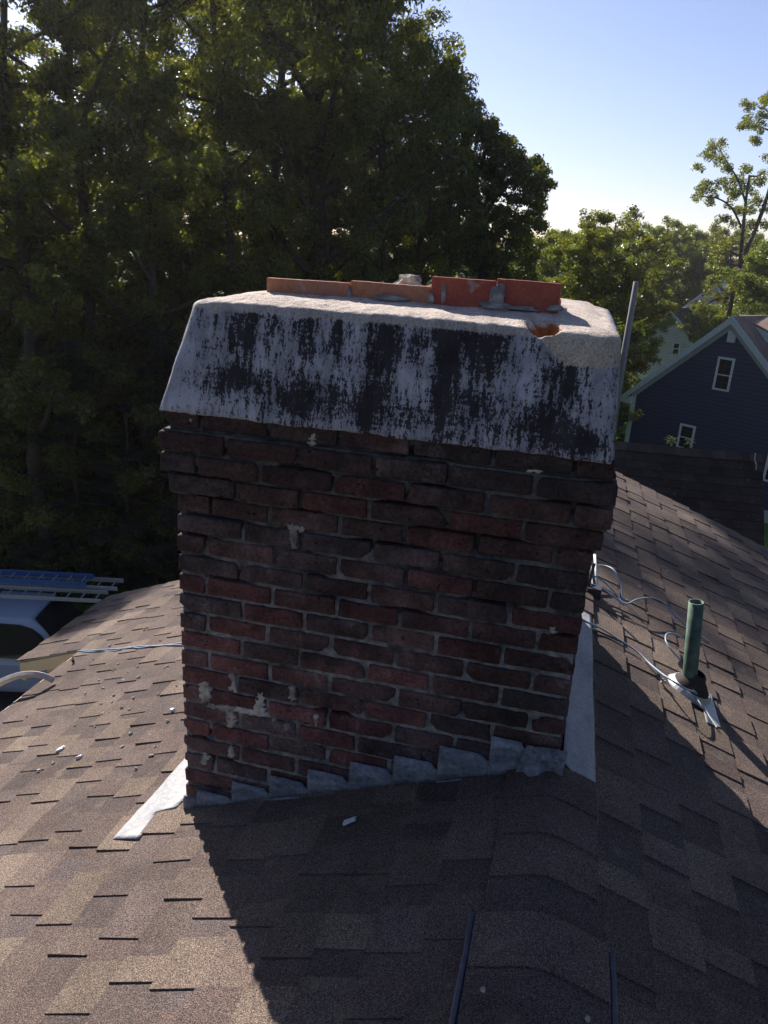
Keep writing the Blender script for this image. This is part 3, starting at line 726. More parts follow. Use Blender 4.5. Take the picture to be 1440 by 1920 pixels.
a = lump('mortar_chip', onR(1243, 1277, .025), (.012, .012, .01), M['debris'], None, 1.4, sub=2); tag(a, 'pale chip of mortar on the rim of the vent pipe boot', 'mortar chip')

# ------------------------------------------------------------------ cables
def smoothpath(pts, k=6):
    P = [Vector(p) for p in pts]; P = [P[0] * 2 - P[1]] + P + [P[-1] * 2 - P[-2]]; o = []
    for i in range(1, len(P) - 2):
        for j in range(k):
            t = j / k; a, b_, c, d = P[i - 1:i + 3]
            o.append(.5 * ((2 * b_) + (c - a) * t + (2 * a - 5 * b_ + 4 * c - d) * t * t + (3 * b_ - a - 3 * c + d) * t ** 3))
    o.append(P[-2]); return o
def cable(paths, label, mat='cable', rr=.004, f=onR, name='cable'):
    mb = MB()
    for p in paths: mb.tube(smoothpath([f(*q) for q in p]), rr, 8)
    o = mb.build(name, M[mat], None, smooth=True); tag(o, label, 'cable'); return o
cable([[(1085, 1058, .05), (1112, 1060, .06), (1135, 1061, .09), (1152, 1070, .11), (1164, 1095, .08), (1168, 1124, .03)]], 'pale cable arching off the roof to the right of the chimney')
cable([[(1088, 1070, .06), (1110, 1078, .07), (1132, 1090, .06), (1150, 1108, .05), (1168, 1130, .04), (1180, 1131, .05), (1195, 1124, .07), (1222, 1121, .08), (1245, 1131, .07), (1262, 1150, .05), (1276, 1164, .04), (1290, 1176, .02), (1330, 1205, .012)]], 'long blue-grey cable running from the chimney towards the back of the vent pipe')
cable([[(1088, 1090, .04), (1112, 1096, .05), (1135, 1108, .05), (1155, 1122, .045), (1170, 1134, .04)], [(1088, 1084, .03), (1110, 1099, .03), (1128, 1106, .03)]], 'short doubled cable joining the long one beside the white rod')
cable([[(1078, 1152, .02), (1100, 1166, .02), (1130, 1180, .018), (1160, 1199, .018), (1195, 1222, .02), (1220, 1246, .03), (1245, 1266, .07), (1268, 1281, .085), (1286, 1292, .078), (1303, 1298, .05), (1308, 1304, .03)], [(1308, 1303, .035), (1299, 1293, .045), (1296, 1280, .05), (1297, 1264, .06)], [(1078, 1158, .012), (1100, 1174, .012), (1120, 1182, .012)]], 'lower cable crossing the sunlit shingles to the foot of the vent pipe')
cable([[(1291, 1202, .03), (1276, 1194, .05), (1262, 1188, .06), (1250, 1189, .06), (1248, 1200, .055), (1254, 1212, .05), (1264, 1225, .04), (1276, 1237, .02)]], 'small cable loop sticking out left of the vent pipe')
cable([[(146, 1221, .012), (170, 1220, .012), (200, 1218, .015), (235, 1216, .012), (262, 1212, .014), (300, 1211, .012), (345, 1205, .012)], [(152, 1224, .008), (185, 1221, .008), (215, 1221, .008), (240, 1214, .01), (262, 1215, .012), (290, 1211, .012), (345, 1209, .01)]], 'twisted pale cable lying across the sunlit left slope', rr=.0045, f=onL)
mb = MB(); mb.tube([onR(1122, 1112, .012), onR(1118, 1080, .07), onR(1115, 1040, .13)], .0065, 8); o = mb.build('rod', M['white'], None, smooth=True); tag(o, 'short white rod leaning beside the right rear of the chimney', 'rod')
mb = MB(); p0 = onR(1113, 1118, .0); p1 = onR(1108, 1050, .08)
mb.tube([p0, p1], .006, 6); mb.box(p0.x - .035, p0.x + .03, p0.y - .03, p0.y + .03, p0.z + .0, p0.z + .05); mb.tube([p0 + Vector((-.03, 0, .05)), p0 + Vector((-.02, .02, .16))], .008, 6)
o = mb.build('antenna_bracket', M['steel'], None); tag(o, 'dark metal bracket on the roof tucked behind the right side of the chimney', 'bracket')

# ------------------------------------------------------------------ ladder standoff at the left eave
mb = MB(); E = onL(99, 1282, .012)
def plv(px, py, yy): return on(px, py, (0, 1, 0), (0, yy, 0))
arc = [plv(101, 1276, E.y), plv(84, 1268, E.y - .01), plv(62, 1264, E.y - .02), plv(38, 1266, E.y - .03), plv(16, 1273, E.y - .04), plv(-4, 1283, E.y - .05), plv(-26, 1300, E.y - .06), plv(-45, 1325, E.y - .07), plv(-70, 1400, E.y - .08)]
arc = smoothpath(arc, 5)
n = 4; vs = []
mb.tube(arc, .0215, 4)
o = mb.build('ladder_stabiliser', simple('pale_aluminium', (.52, .46, .42), .5, .15, 30, .0008, .4, .1), None, bevel=.004); tag(o, 'curved square aluminium ladder arm resting on the left eave', 'ladder stabiliser')

# ------------------------------------------------------------------ debris on the shingles
def shard(name, c, nrm, L, Wd, Th, ang, seed, mat, label, grp=None):
    r = random.Random(seed); K = 9; pts = []
    for i in range(K):
        t = 2 * math.pi * i / K; rr = r.uniform(.6, 1.1); pts.append((math.cos(t) * L / 2 * rr, math.sin(t) * Wd / 2 * rr))
    ux = Vector((math.cos(ang), math.sin(ang), 0)); ux = (ux - nrm * ux.dot(nrm)).normalized(); uy = nrm.cross(ux)
    mb = MB(); lo = [Vector(c) + ux * a + uy * b_ for a, b_ in pts]; hi = [Vector(c) + (ux * a + uy * b_) * .82 + nrm * Th * r.uniform(.7, 1.3) for a, b_ in pts]
    mb.add(lo + hi, [tuple(range(K - 1, -1, -1)), tuple(range(K, 2 * K))] + [(i, (i + 1) % K, K + (i + 1) % K, K + i) for i in range(K)], (1, 1, 1))
    o = mb.build(name, mat, None); 
    tag(o, label, 'mortar chip', grp); return o
shard('mortar_chip', onL(114, 1405, .008), NL, .065, .03, .007, .9, 1, M['white'], 'long white chip on the sunlit slope, left of a smaller white chip')
shard('mortar_chip', onL(149, 1422, .008), NL, .032, .026, .012, .5, 2, M['white'], 'stubby white chip just right of the long white chip on the left slope')
shard('mortar_chip', onL(324, 1333, .008), NL, .050, .022, .010, -.3, 3, M['white'], 'jagged white chip lying nearest the left edge of the chimney')
shard('mortar_chip', onL(72, 1444, .008), NL, .028, .012, .004, .2, 4, M['white'], 'small flat white chip nearest the left edge of the photo')
shard('mortar_chip', onL(284, 1417, .008), NL, .030, .012, .005, .2, 5, M['debris'], 'thin tan chip between the white chips and the chimney foot')
shard('mortar_chip', onL(654, 1540, .010), NL, .062, .030, .004, .35, 8, M['white'], 'white chip alone in the chimney shadow in front of the step flashing')
shard('mortar_chip', onL(138, 1242, .012), NL, .020, .020, .025, .3, 6, M['steel'], 'small dark lump near the cream corner of the left eave')
r = random.Random(77)
spots = [(260, 1270), (193, 1290), (213, 1303), (193, 1338), (200, 1249), (212, 1256), (245, 1375), (230, 1400), (255, 1440), (103, 1465), (282, 1378), (332, 1287), (308, 1251), (314, 1250), (207, 1250), (222, 1245), (160, 1300), (270, 1180), (275, 1140), (300, 1200), (175, 1237), (232, 1275), (250, 1308), (205, 1335), (210, 1316), (146, 1317), (296, 1300), (27, 1317), (50, 1343), (57, 1298), (178, 1362), (243, 1330), (190, 1320), (228, 1326), (105, 1388), (314, 1352), (140, 1360), (290, 1400), (265, 1385), (100, 1430), (186, 1275), (240, 1260), (258, 1250), (285, 1225), (310, 1230), (27, 1438), (205, 1210), (212, 1270)]
for i, (px, py) in enumerate(spots):
    s = r.uniform(.005, .0095) * (1.3 if i < 10 else 1); p = onL(px, py, .008)
    o = lump('mortar_crumb', p, (s, s * .9, s * .75), M['debris'], None, i * 1.7, sub=2); tag(o, 'tan crumb of mortar scattered on the sunlit left slope', 'mortar crumb', 'mortar crumbs scattered on the left slope')
for i, (px, py) in enumerate([(1190, 970), (1250, 1071), (1214, 1150), (1200, 1100), (1281, 1134), (1199, 1099), (1176, 1125)]):
    s = r.uniform(.004, .007); o = lump('mortar_crumb', onR(px, py, .008), (s, s, s * .7), M['debris'], None, i * 2.7, sub=2); tag(o, 'tiny pale crumb of mortar on the right slope near the cables', 'mortar crumb', 'mortar crumbs on the right slope')
for i, (px, py, lb) in enumerate([(906, 1855, 'small grey crumb on the ridge vent near its left edge'), (1102, 1910, 'small grey crumb on the ridge vent near its right edge')]):
    o = lump('mortar_crumb', on(px, py, (0, 0, 1), (0, 0, ZR + .02)), (.006, .006, .005), M['debris'], None, i * 2.7, sub=2); tag(o, lb, 'mortar crumb')

# ------------------------------------------------------------------ neighbour's house
def n_house():
    h = np.array([-.8119, .5838]); u = Vector((.8119, -.5838, 0)); nrm = Vector((-.5838, -.8119, 0)); depth_v = -nrm
    P0 = Vector(CP + ray(1188, 735) / np.linalg.norm(ray(1188, 735)) * 36)
    def pl(px, py, o=0): return on(px, py, nrm, P0 + nrm * o)
    def uv(px, py): q = pl(px, py) - P0; return q.dot(u), q.z + P0.z
    up = uv(1374, 606)[0]; zp = uv(1374, 606)[1]; ze = P0.z; rise = zp - ze
    wd = up * 2
    base = Vector((P0.x, P0.y, 0))
    def W3(a, z, o=0): return base + u * a + nrm * o + Vector((0, 0, z))
    t = empty('house', W3(up, GZ), 'dark blue sided gable house with white trim beyond the brown roof', 'house')
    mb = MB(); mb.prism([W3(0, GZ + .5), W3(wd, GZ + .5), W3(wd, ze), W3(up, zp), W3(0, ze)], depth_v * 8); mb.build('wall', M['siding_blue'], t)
    mb = MB(); mb.prism([W3(.05, GZ), W3(wd - .05, GZ), W3(wd - .05, GZ + .5), W3(.05, GZ + .5)], depth_v * 8, (1, 1, 1)); mb.build('foundation', simple('concrete', (.42, .42, .42), .9, .15, 5), t)
    sl = rise / up; ln = math.hypot(1, sl)
    mb = MB(); th = .12
    for s in (-1, 1):
        a0 = up; a1 = up + s * (up + .5)
        mb.prism([W3(a0, zp + .06, .12), W3(a1, zp + .06 - sl * (up + .5), .12), W3(a1, zp + .18 - sl * (up + .5), .12), W3(a0, zp + .26, .12)], depth_v * 8.4, (.16, .12, .11))
    mb.build('roof', M['shingle'], t)
    for sg in (-1, 1):
        a1 = up + sg * (up + .5); zz = zp - sl * (up + .5)
        mb = MB(); mb.prism([W3(up, zp + .27, .125), W3(a1, zz + .22, .125), W3(a1, zz - .06, .125), W3(up, zp - .03, .125)], nrm * .03, (1, 1, 1)); mb.build('rake_board', M['trim'], t)
        mb = MB(); mb.prism([W3(up, zp - .01, .004), W3(a1 - sg * .5, zz + .5 * sl - .02, .004), W3(a1 - sg * .5, zz + .5 * sl - .26, .004), W3(up, zp - .25, .004)], nrm * .05, (1, 1, 1)); mb.build('frieze_board', simple('grey_trim', (.36, .40, .41), .7), t)
        mb = MB(); mb.prism([W3(a1, zz - .06, .12), W3(a1 - sg * .52, zz - .06, .12), W3(a1 - sg * .52, zz + .30, .12), W3(a1, zz + .05, .12)], depth_v * .3, (1, 1, 1)); mb.build('eave_return', M['trim'], t)
    mb = MB(); mb.prism([W3(-.03, GZ + .4, .03), W3(.17, GZ + .4, .03), W3(.17, ze + .05, .03), W3(-.03, ze - .1, .03)], depth_v * .2, (1, 1, 1)); mb.build('corner_board', M['trim'], t)
    for (q, rows) in ((((1349, 668), (1380, 673), (1366, 735), (1335, 729)), 1), (((1277, 793), (1306, 800), (1296, 845), (1268, 838)), 1), (((1438, 851), (1478, 856), (1470, 910), (1432, 902)), 1)):
        c = [uv(*p) for p in q]; a0 = (c[0][0] + c[3][0]) / 2; a1 = (c[1][0] + c[2][0]) / 2; z1 = (c[0][1] + c[1][1]) / 2; z0 = (c[2][1] + c[3][1]) / 2
        f = .085; mb = MB()
        for (x0, x1, b0_, b1_) in ((a0, a1, z1 - f, z1), (a0, a1, z0, z0 + f * .8), (a0, a0 + f, z0 + f * .8, z1 - f), (a1 - f, a1, z0 + f * .8, z1 - f)): mb.prism([W3(x0, b0_, .002), W3(x1, b0_, .002), W3(x1, b1_, .002), W3(x0, b1_, .002)], nrm * .05, (1, 1, 1))
        zm = z0 + (z1 - z0) * .47; mb.prism([W3(a0 + f, zm - .02, .002), W3(a1 - f, zm - .02, .002), W3(a1 - f, zm + .02, .002), W3(a0 + f, zm + .02, .002)], nrm * .035, (1, 1, 1))
        wn = mb.build('window', M['white'], t)
        mb = MB(); mb.prism([W3(a0 + .02, z0 + .02, .004), W3(a1 - .02, z0 + .02, .004), W3(a1 - .02, z1 - .02, .004), W3(a0 + .02, z1 - .02, .004)], nrm * .012, (1, 1, 1)); g = mb.build('pane', M['glass'], wn)
        mb = MB(); xm = (a0 + a1) / 2
        for xx in (xm,): mb.prism([W3(xx - .008, z0 + .05, .017), W3(xx + .008, z0 + .05, .017), W3(xx + .008, z1 - .05, .017), W3(xx - .008, z1 - .05, .017)], nrm * .006, (1, 1, 1))
        for zz in (zm + (z1 - zm) / 2, z0 + (zm - z0) / 2): mb.prism([W3(a0 + .05, zz - .008, .018), W3(a1 - .05, zz - .008, .018), W3(a1 - .05, zz + .008, .018), W3(a0 + .05, zz + .008, .018)], nrm * .006, (1, 1, 1))
        mb.build('muntin', M['steel'], wn)
    c = [uv(*p) for p in ((1367, 619), (1382, 621), (1378, 643), (1363, 641))]; a0, a1, z1, z0 = (c[0][0] + c[3][0]) / 2, (c[1][0] + c[2][0]) / 2, c[0][1], c[2][1]
    mb = MB()
    for (x0, x1, b0_, b1_) in ((a0, a1, z1 - .04, z1), (a0, a1, z0, z0 + .04), (a0, a0 + .04, z0, z1), (a1 - .04, a1, z0, z1)): mb.prism([W3(x0, b0_, .002), W3(x1, b0_, .002), W3(x1, b1_, .002), W3(x0, b1_, .002)], nrm * .04, (1, 1, 1))
    k = 7
    for i in range(k):
        zz = z0 + .04 + (z1 - z0 - .08) * i / k; hgt = (z1 - z0 - .08) / k
        a = [W3(a0 + .04, zz, .03), W3(a1 - .04, zz, .03), W3(a1 - .04, zz + hgt * .9, .004), W3(a0 + .04, zz + hgt * .9, .004)]; mb.prism(a, nrm * .006, (1, 1, 1))
    mb.build('gable_vent', M['white'], t)
    # cross wing behind the right rake: sunlit roof falling towards the viewer, with its own rake board
    o0 = -1.2
    A = pl(1388, 592, o0); B = pl(1520, 598, o0 - 2.5); Cc = pl(1520, 655, o0 + 1.2); 
    r1 = pl(1384, 590, o0); r2 = pl(1560, 594, o0 - 6.0); r3 = pl(1560, 682, -.9)
    mb = MB(); mb.prism([r1, r2, r3 + Vector((0, 0, 0))], Vector((0, 0, -.1)), (.30, .21, .17)); mb.build('wing_roof', M['shingle'], t)
    d = (r3 - r1); mb = MB(); mb.prism([r1 + Vector((0, 0, -.10)), r3 + Vector((0, 0, -.10)), r3 + Vector((0, 0, -.42)), r1 + Vector((0, 0, -.42))], nrm * .05, (1, 1, 1)); mb.build('wing_rake_board', M['trim'], t)
    mb = MB(); mb.prism([r1 + Vector((0, 0, -.42)), r3 + Vector((0, 0, -.42)), r3 + Vector((0, 0, -3)), r1 + Vector((0, 0, -3))], depth_v * .1, (1, 1, 1)); mb.build('wing_wall', simple('dark_red_siding', (.055, .022, .022), .8, .3, 5), t)
    return P0, u, nrm
NP0, NU, NN = n_house()
# brown roof of the low building in front of it
def low_building():
    D_ = 12; P1 = Vector(CP + ray(1430, 855) * D_); e = Vector((-.995, -.0983, 0)); P2 = P1 + e * 4.5
    dn = Vector((-.0983, -.995, 0)) * -1; dn = Vector((e.y, -e.x, 0)); dn = dn if dn.y < 0 else -dn
    s = 1.0; pn = (dn + Vector((0, 0, 1)) * (1 / s)).normalized(); pn = (Vector((0, 0, 1)) + dn * s).normalized()
    br_ = on(1434, 1050, pn, P1); sk = (br_ - P1); sk = sk / sk.length
    t = empty('outbuilding', Vector((P1.x - 2, P1.y, GZ)), 'low building with a steep dark brown shingle roof in front of the blue house', 'building')
    mb = MB(); r = random.Random(31); L = 3.6; k = 0; dd = sk; cosx = e
    rowh = .145
    for k in range(int(L / rowh)):
        a0, a1 = k * rowh, (k + 1) * rowh; x = 0.0
        while x < 4.5:
            ww = r.uniform(.12, .33); x1 = min(x + ww, 4.5); f_ = r.uniform(.36, .50); c = tuple(q * f_ for q in TINTS[r.choice((0, 2, 5, 3))]); h = r.choice((.005, .008, .005, .009))
            v = [P1 + e * x + dd * (a0 - .01), P1 + e * x1 + dd * (a0 - .01), P1 + e * x1 + dd * a1 + pn * h, P1 + e * x + dd * a1 + pn * h, P1 + e * x1 + dd * a1 - pn * .004, P1 + e * x + dd * a1 - pn * .004]
            mb.add(v, [(0, 3, 2, 1), (3, 5, 4, 2), (0, 5, 3), (1, 2, 4)], c); x = x1
    back = -dn
    mb.add([P1 - Vector((0, 0, .01)), P2 - Vector((0, 0, .01)), P2 + back * 2.5 - Vector((0, 0, 2.5)), P1 + back * 2.5 - Vector((0, 0, 2.5))], [(0, 1, 2, 3)], (.12, .1, .09))
    mb.build('roof', M['shingle'], t)
    mb = MB()
    for i in range(24):
        f_ = r.uniform(.5, .75); c = tuple(q * f_ for q in TINTS[r.choice((0, 1, 3, 2))]); a = P1 + e * (i * .1875); b_ = P1 + e * ((i + 1) * .1875); up_ = Vector((0, 0, .022 + .004 * (i % 2)))
        mb.add([a + dd * .13 + pn * .014, b_ + dd * .13 + pn * .014, b_ + up_, a + up_, b_ + back * .1 - Vector((0, 0, .08)), a + back * .1 - Vector((0, 0, .08)), a + dd * .13, b_ + dd * .13], [(0, 3, 2, 1), (3, 5, 4, 2), (6, 0, 1, 7)], c)
    mb.build('ridge_cap', M['ridge'], t)
    lo = P1 + dd * L; mb = MB(); lo2 = P2 + dd * L
    mb.prism([lo + back * .1, lo2 + back * .1, P2 + back * 2.2 - Vector((0, 0, 2.6)), P1 + back * 2.2 - Vector((0, 0, 2.6))], Vector((0, 0, GZ - lo.z)), (1, 1, 1)); mb.build('wall', M['siding_white'], t)
    # pale strip hanging over its ridge
    mb = MB(); q0 = on(1415, 853, pn, P1) + pn * .03; q1 = on(1416, 882, pn, P1) + pn * .02
    mb.tube(smoothpath([q0 + back * .12 - Vector((0, 0, .06)), q0, q0.lerp(q1, .35) + e * .01, q0.lerp(q1, .7) - e * .012, q1]), .009, 6); o = mb.build('cord', M['debris'], None); tag(o, 'pale cord end dangling over the ridge of the dark brown roof', 'cord')
low_building()
# white house far behind
def white_house():
    d = 62; t = empty('house', Vector((at(1270, 640, d).x, at(1270, 640, d).y, GZ)), 'pale house with dark roof half hidden by trees beyond the blue house', 'house')
    n = Vector((-.35, -.94, 0)).normalized(); 
    P = at(1265, 640, d)
    def q(px, py, o=0): return on(px, py, n, P - n * o)
    mb = MB(); mb.prism([q(1190, 720), q(1300, 720), q(1300, 645), q(1257, 581), q(1190, 650)], -n * 8, (1, 1, 1))
    mb.prism([q(1240, 700, 5), q(1360, 700, 5), q(1400, 620, 5), q(1341, 531, 5), q(1275, 580, 5)], -n * 9, (1, 1, 1)); 
    mb.build('wall', M['siding_white'], t)
    mb = MB()
    mb.prism([q(1256, 578, -.2), q(1312, 640, -.2), q(1360, 636, 7.8), q(1340, 577, 7.8)], Vector((0, 0, -.15)), (.07, .055, .055))
    mb.prism([q(1256, 578, -.2), q(1185, 655, -.2), q(1220, 655, 7.8), q(1286, 577, 7.8)], Vector((0, 0, -.15)), (.07, .055, .055))
    mb.prism([q(1341, 527, 4.8), q(1274, 579, 4.8), q(1300, 575, 14), q(1365, 525, 14)], Vector((0, 0, -.15)), (.07, .055, .055))
    mb.prism([q(1341, 527, 4.8), q(1402, 620, 4.8), q(1430, 620, 14), q(1365, 525, 14)], Vector((0, 0, -.15)), (.07, .055, .055))
    mb.build('roof', M['shingle'], t)
    mb = MB()
    for a, b_, o in (((1257, 580), (1312, 643), -.25), ((1257, 580), (1188, 655), -.25), ((1341, 529), (1274, 582), 4.7), ((1341, 529), (1400, 618), 4.7)):
        mb = MB(); mb.prism([q(*a, o), q(*b_, o), q(b_[0], b_[1] + 6, o), q(a[0], a[1] + 7, o)], n * .05, (1, 1, 1)); mb.build('rake_board', M['white'], t)
    mb = MB(); mb.prism([q(1262, 642, -.03), q(1276, 643, -.03), q(1274, 664, -.03), q(1260, 664, -.03)], n * .05, (1, 1, 1)); wn = mb.build('window', M['white'], t)
    mb = MB(); mb.prism([q(1265, 644, -.09), q(1274, 645, -.09), q(1272, 653, -.09), q(1263, 653, -.09)], n * .02, (1, 1, 1)); mb.prism([q(1263, 655, -.09), q(1272, 655, -.09), q(1271, 663, -.09), q(1261, 663, -.09)], n * .02, (1, 1, 1)); mb.build('pane', M['glass'], wn)
white_house()
# utility pole, bin
top = at(1193, 528, 30); mb = MB(); mb.tube([(top.x, top.y, GZ), (top.x - .02, top.y, -4), top], [.17, .14, .105], 12); o = mb.build('utility_pole', M['weather_wood'], None, smooth=True); tag(o, 'grey weathered pole rising behind the right end of the chimney crown', 'pole')
bp = on(1160, 797, (0, 0, 1), (0, 0, GZ + .0)); mb = MB(); mb.prism([(bp.x - .27, bp.y - .3, GZ), (bp.x + .27, bp.y - .3, GZ), (bp.x + .27, bp.y + .3, GZ), (bp.x - .27, bp.y + .3, GZ)], (0, 0, .95), (1, 1, 1)); mb.box(bp.x - .31, bp.x + .31, bp.y - .36, bp.y + .34, GZ + .95, GZ + 1.03)
o = mb.build('bin', M['blueplastic'], None, bevel=.03); tag(o, 'blue bin on the ground beside the corner of the blue house', 'bin')

# ------------------------------------------------------------------ car with ladders
CA = rad(14.5)
def car():
    zr0 = -7.12; f0 = on(52, 1167, (0, 0, 1), (0, 0, zr0)); 
    ux = Vector((math.cos(CA), math.sin(CA), 0)); uy = Vector((-math.sin(CA), math.cos(CA), 0))
    O = Vector((f0.x, f0.y, GZ)) - uy * .14   # near side top-front corner of the roof -> body side
    t = empty('car', O + uy * .9 - ux * 1.5, 'pale car parked below the left eave, with ladders on its roof rack', 'car')
    hgt = zr0 - GZ
    def P(a, b_, z): return O + ux * a + uy * b_ + Vector((0, 0, z))
    # stations along the car: lengthwise loft of half sections
    def section(a, zb, zw, zt, wb, wt):  # bottom, waist, top heights; half widths measured inwards
        pts = [(wb * .0 + .05, zb), (0, zb + .15), (0, zw - .1), (.03, zw)]
        if zt > zw + .05: pts += [(.10, zw + (zt - zw) * .5), (.20, zt - .06), (.30, zt)]
        else: pts += [(.10, zw + .01), (.25, zw + .015), (.40, zt + .02)]
        full = pts + [(1.8 - x, z) for x, z in reversed(pts)]
        return [P(a, x, z) for x, z in full]
    sts = [(-3.6, .35, 1.0, 1.55), (-3.4, .3, 1.05, hgt - .02), (-2.0, .28, 1.08, hgt + .02), (-1.0, .28, 1.07, hgt + .01), (0, .28, 1.05, hgt), (.25, .28, 1.05, hgt - .22), (.75, .28, 1.04, 1.08), (1.5, .28, 1.0, 1.0), (2.05, .3, .9, .9), (2.2, .4, .7, .7)]
    mb = MB(); n = 14; vs = []
    for (a, zb, zw, zt) in sts: vs += section(a, zb, zw, zt, 0, 0)
    fs = [(i * n + k, (i + 1) * n + k, (i + 1) * n + (k + 1) % n, i * n + (k + 1) % n) for i in range(len(sts) - 1) for k in range(n)]
    fs = [tuple(reversed(q)) for q in fs] + [tuple(range(n)), tuple(reversed([(len(sts) - 1) * n + k for k in range(n)]))]
    mb.add(vs, fs, (1, 1, 1)); mb.build('body', M['vanpaint'], t, smooth=False, bevel=.07)
    mb = MB()
    a0, a1, z0, z1 = .06, .68, 1.14, hgt - .03
    mb.prism([P(.75, .16, 1.10), P(.75, 1.64, 1.10), P(.06, 1.46, hgt - .005), P(.06, .34, hgt - .005)], ux * .03 + Vector((0, 0, .03)), (1, 1, 1)); mb.build('windscreen', M['glass'], t)
    for (b_, sg) in ((0, -1), (1.8, 1)):
        mb = MB(); f = lambda a, x, z: P(a, b_ + x * -sg, z)
        mb.prism([f(.60, .03, 1.12), f(.46, .07, 1.26), f(.26, .13, hgt - .28), f(.06, .17, hgt - .15), f(-.18, .19, hgt - .09), f(-.85, .19, hgt - .07), f(-.90, .03, 1.12)], uy * sg * .03, (1, 1, 1))
        mb.prism([f(-1.0, .03, 1.12), f(-.96, .19, hgt - .09), f(-1.9, .19, hgt - .09), f(-1.95, .03, 1.12)], uy * sg * .03, (1, 1, 1))
        mb.prism([f(-2.05, .03, 1.12), f(-2.0, .19, hgt - .09), f(-3.1, .19, hgt - .12), f(-3.3, .03, 1.12)], uy * sg * .03, (1, 1, 1))
        mb.build('side_window', M['glass'], t)
        mb = MB(); mb.prism([f(.42, -.02, .98), f(.42, -.20, 1.0), f(.42, -.20, 1.14), f(.42, -.02, 1.12)], ux * .12, (1, 1, 1)); mb.build('mirror', M['vanpaint'], t, bevel=.02)
        for a in (-2.7, 1.45):
            c = f(a, .02, .33); mb = MB(); mb.tube([c, c + uy * sg * -.2], .33, 20); mb.build('wheel', M['tyre'], t)
        for a in (-.93, ): pass
    for a in (-.95, -2.4):
        mb = MB(); 
        mb.bar(P(a, .12, hgt + .20), P(a, 1.68, hgt + .20), .05, .03)
        for b_ in (.22, 1.58): mb.bar(P(a - .12, b_, hgt - .03), P(a, b_, hgt + .18), .03, .03, (1, 0, 0)); mb.bar(P(a + .12, b_, hgt - .03), P(a, b_, hgt + .18), .03, .03, (1, 0, 0)); mb.bar(P(a - .13, b_, hgt + .0), P(a + .13, b_, hgt + .0), .05, .03)
        mb.build('roof_rack', M['steel'], t)
car()
def ladder(near, far, z, mat, label, rungs_from=0, L=3.6, rail=.12, name='ladder'):
    a = on(*near, (0, 0, 1), (0, 0, z)); b_ = on(*far, (0, 0, 1), (0, 0, z)); ux = Vector((math.cos(CA), math.sin(CA), 0)); uy = Vector((-math.sin(CA), math.cos(CA), 0))
    wd = .42; a2 = a + uy * wd
    t = empty(name, a, label, 'ladder')
    for p in (a, a2):
        mb = MB(); mb.bar(p, p - ux * L, .03, rail); mb.build('rail', mat, t, bevel=.006)
    x = .15
    while x < L:
        mb = MB(); mb.tube([a - ux * x + uy * .016, a2 - ux * x - uy * .016], .016, 6); mb.build('rung', M['alu'], t); x += .305
    return t
ladder((162, 1096), (180, 1079), -6.72, M['fglass'], 'blue ladder on top of the stack over the car roof')
ladder((220, 1104), (235, 1091), -6.84, M['alu'], 'grey metal ladder reaching farthest right under the blue ladder', rail=.095)
ladder((190, 1127), (205, 1110), -6.88, M['alu'], 'grey metal ladder nearest the house over the car roof', rail=.085)

# ------------------------------------------------------------------ vegetation
def leaf_mesh(name, centers, radii, per, size, mat, seed, flat=.75, droop=.0, tintf=None, density=None):
    rg = np.random.default_rng(seed); C_ = []; 
    cen = np.array(centers); rd = np.array(radii); n = len(cen); 
    cnt = np.maximum(3, (per * (rd / rd.mean()) ** 2).astype(int)) 
    idx = np.repeat(np.arange(n), cnt); m = len(idx)
    d = rg.normal(size=(m, 3)); d /= np.linalg.norm(d, axis=1)[:, None]; rr = rg.random(m) ** .45
    p = cen[idx] + d * (rr * rd[idx])[:, None] * np.array([1, 1, flat])
    nrm = rg.normal(size=(m, 3)) * .75 + d * .45 + np.array([0, 0, .5]); nrm /= np.linalg.norm(nrm, axis=1)[:, None]
    tv = rg.normal(size=(m, 3)); tv[:, 2] -= droop; tv -= nrm * (tv * nrm).sum(1)[:, None]; tv /= np.linalg.norm(tv, axis=1)[:, None]; bt = np.cross(nrm, tv)
    L = size * rg.uniform(.65, 1.35, m); Wd = L * rg.uniform(.38, .62, m)
    L = L[:, None]; Wd = Wd[:, None]
    v = np.empty((m, 4, 3)); v[:, 0] = p - tv * L / 2; v[:, 1] = p + bt * Wd / 2 + nrm * L * .08; v[:, 2] = p + tv * L / 2 - nrm * L * .05; v[:, 3] = p - bt * Wd / 2 + nrm * L * .08
    me = bpy.data.meshes.new(name); me.vertices.add(m * 4); me.vertices.foreach_set('co', v.reshape(-1)); me.loops.add(m * 4); me.loops.foreach_set('vertex_index', np.arange(m * 4, dtype=np.int32))
    me.polygons.add(m); me.polygons.foreach_set('loop_start', np.arange(0, m * 4, 4, dtype=np.int32)); me.polygons.foreach_set('loop_total', np.full(m, 4, np.int32)); me.update(calc_edges=True)
    cl = rg.random(n) ** 1.3; tt = np.clip(cl[idx] * .6 + rg.random(m) * .5, 0, 1)
    col = np.ones((m * 4, 4), np.float32); col[:, 0] = np.repeat(tt, 4); col[:, 1] = col[:, 0]; col[:, 2] = col[:, 0]
    a = me.attributes.new('tint', 'FLOAT_COLOR', 'CORNER'); a.data.foreach_set('color', col.ravel()); me.materials.append(mat); return me
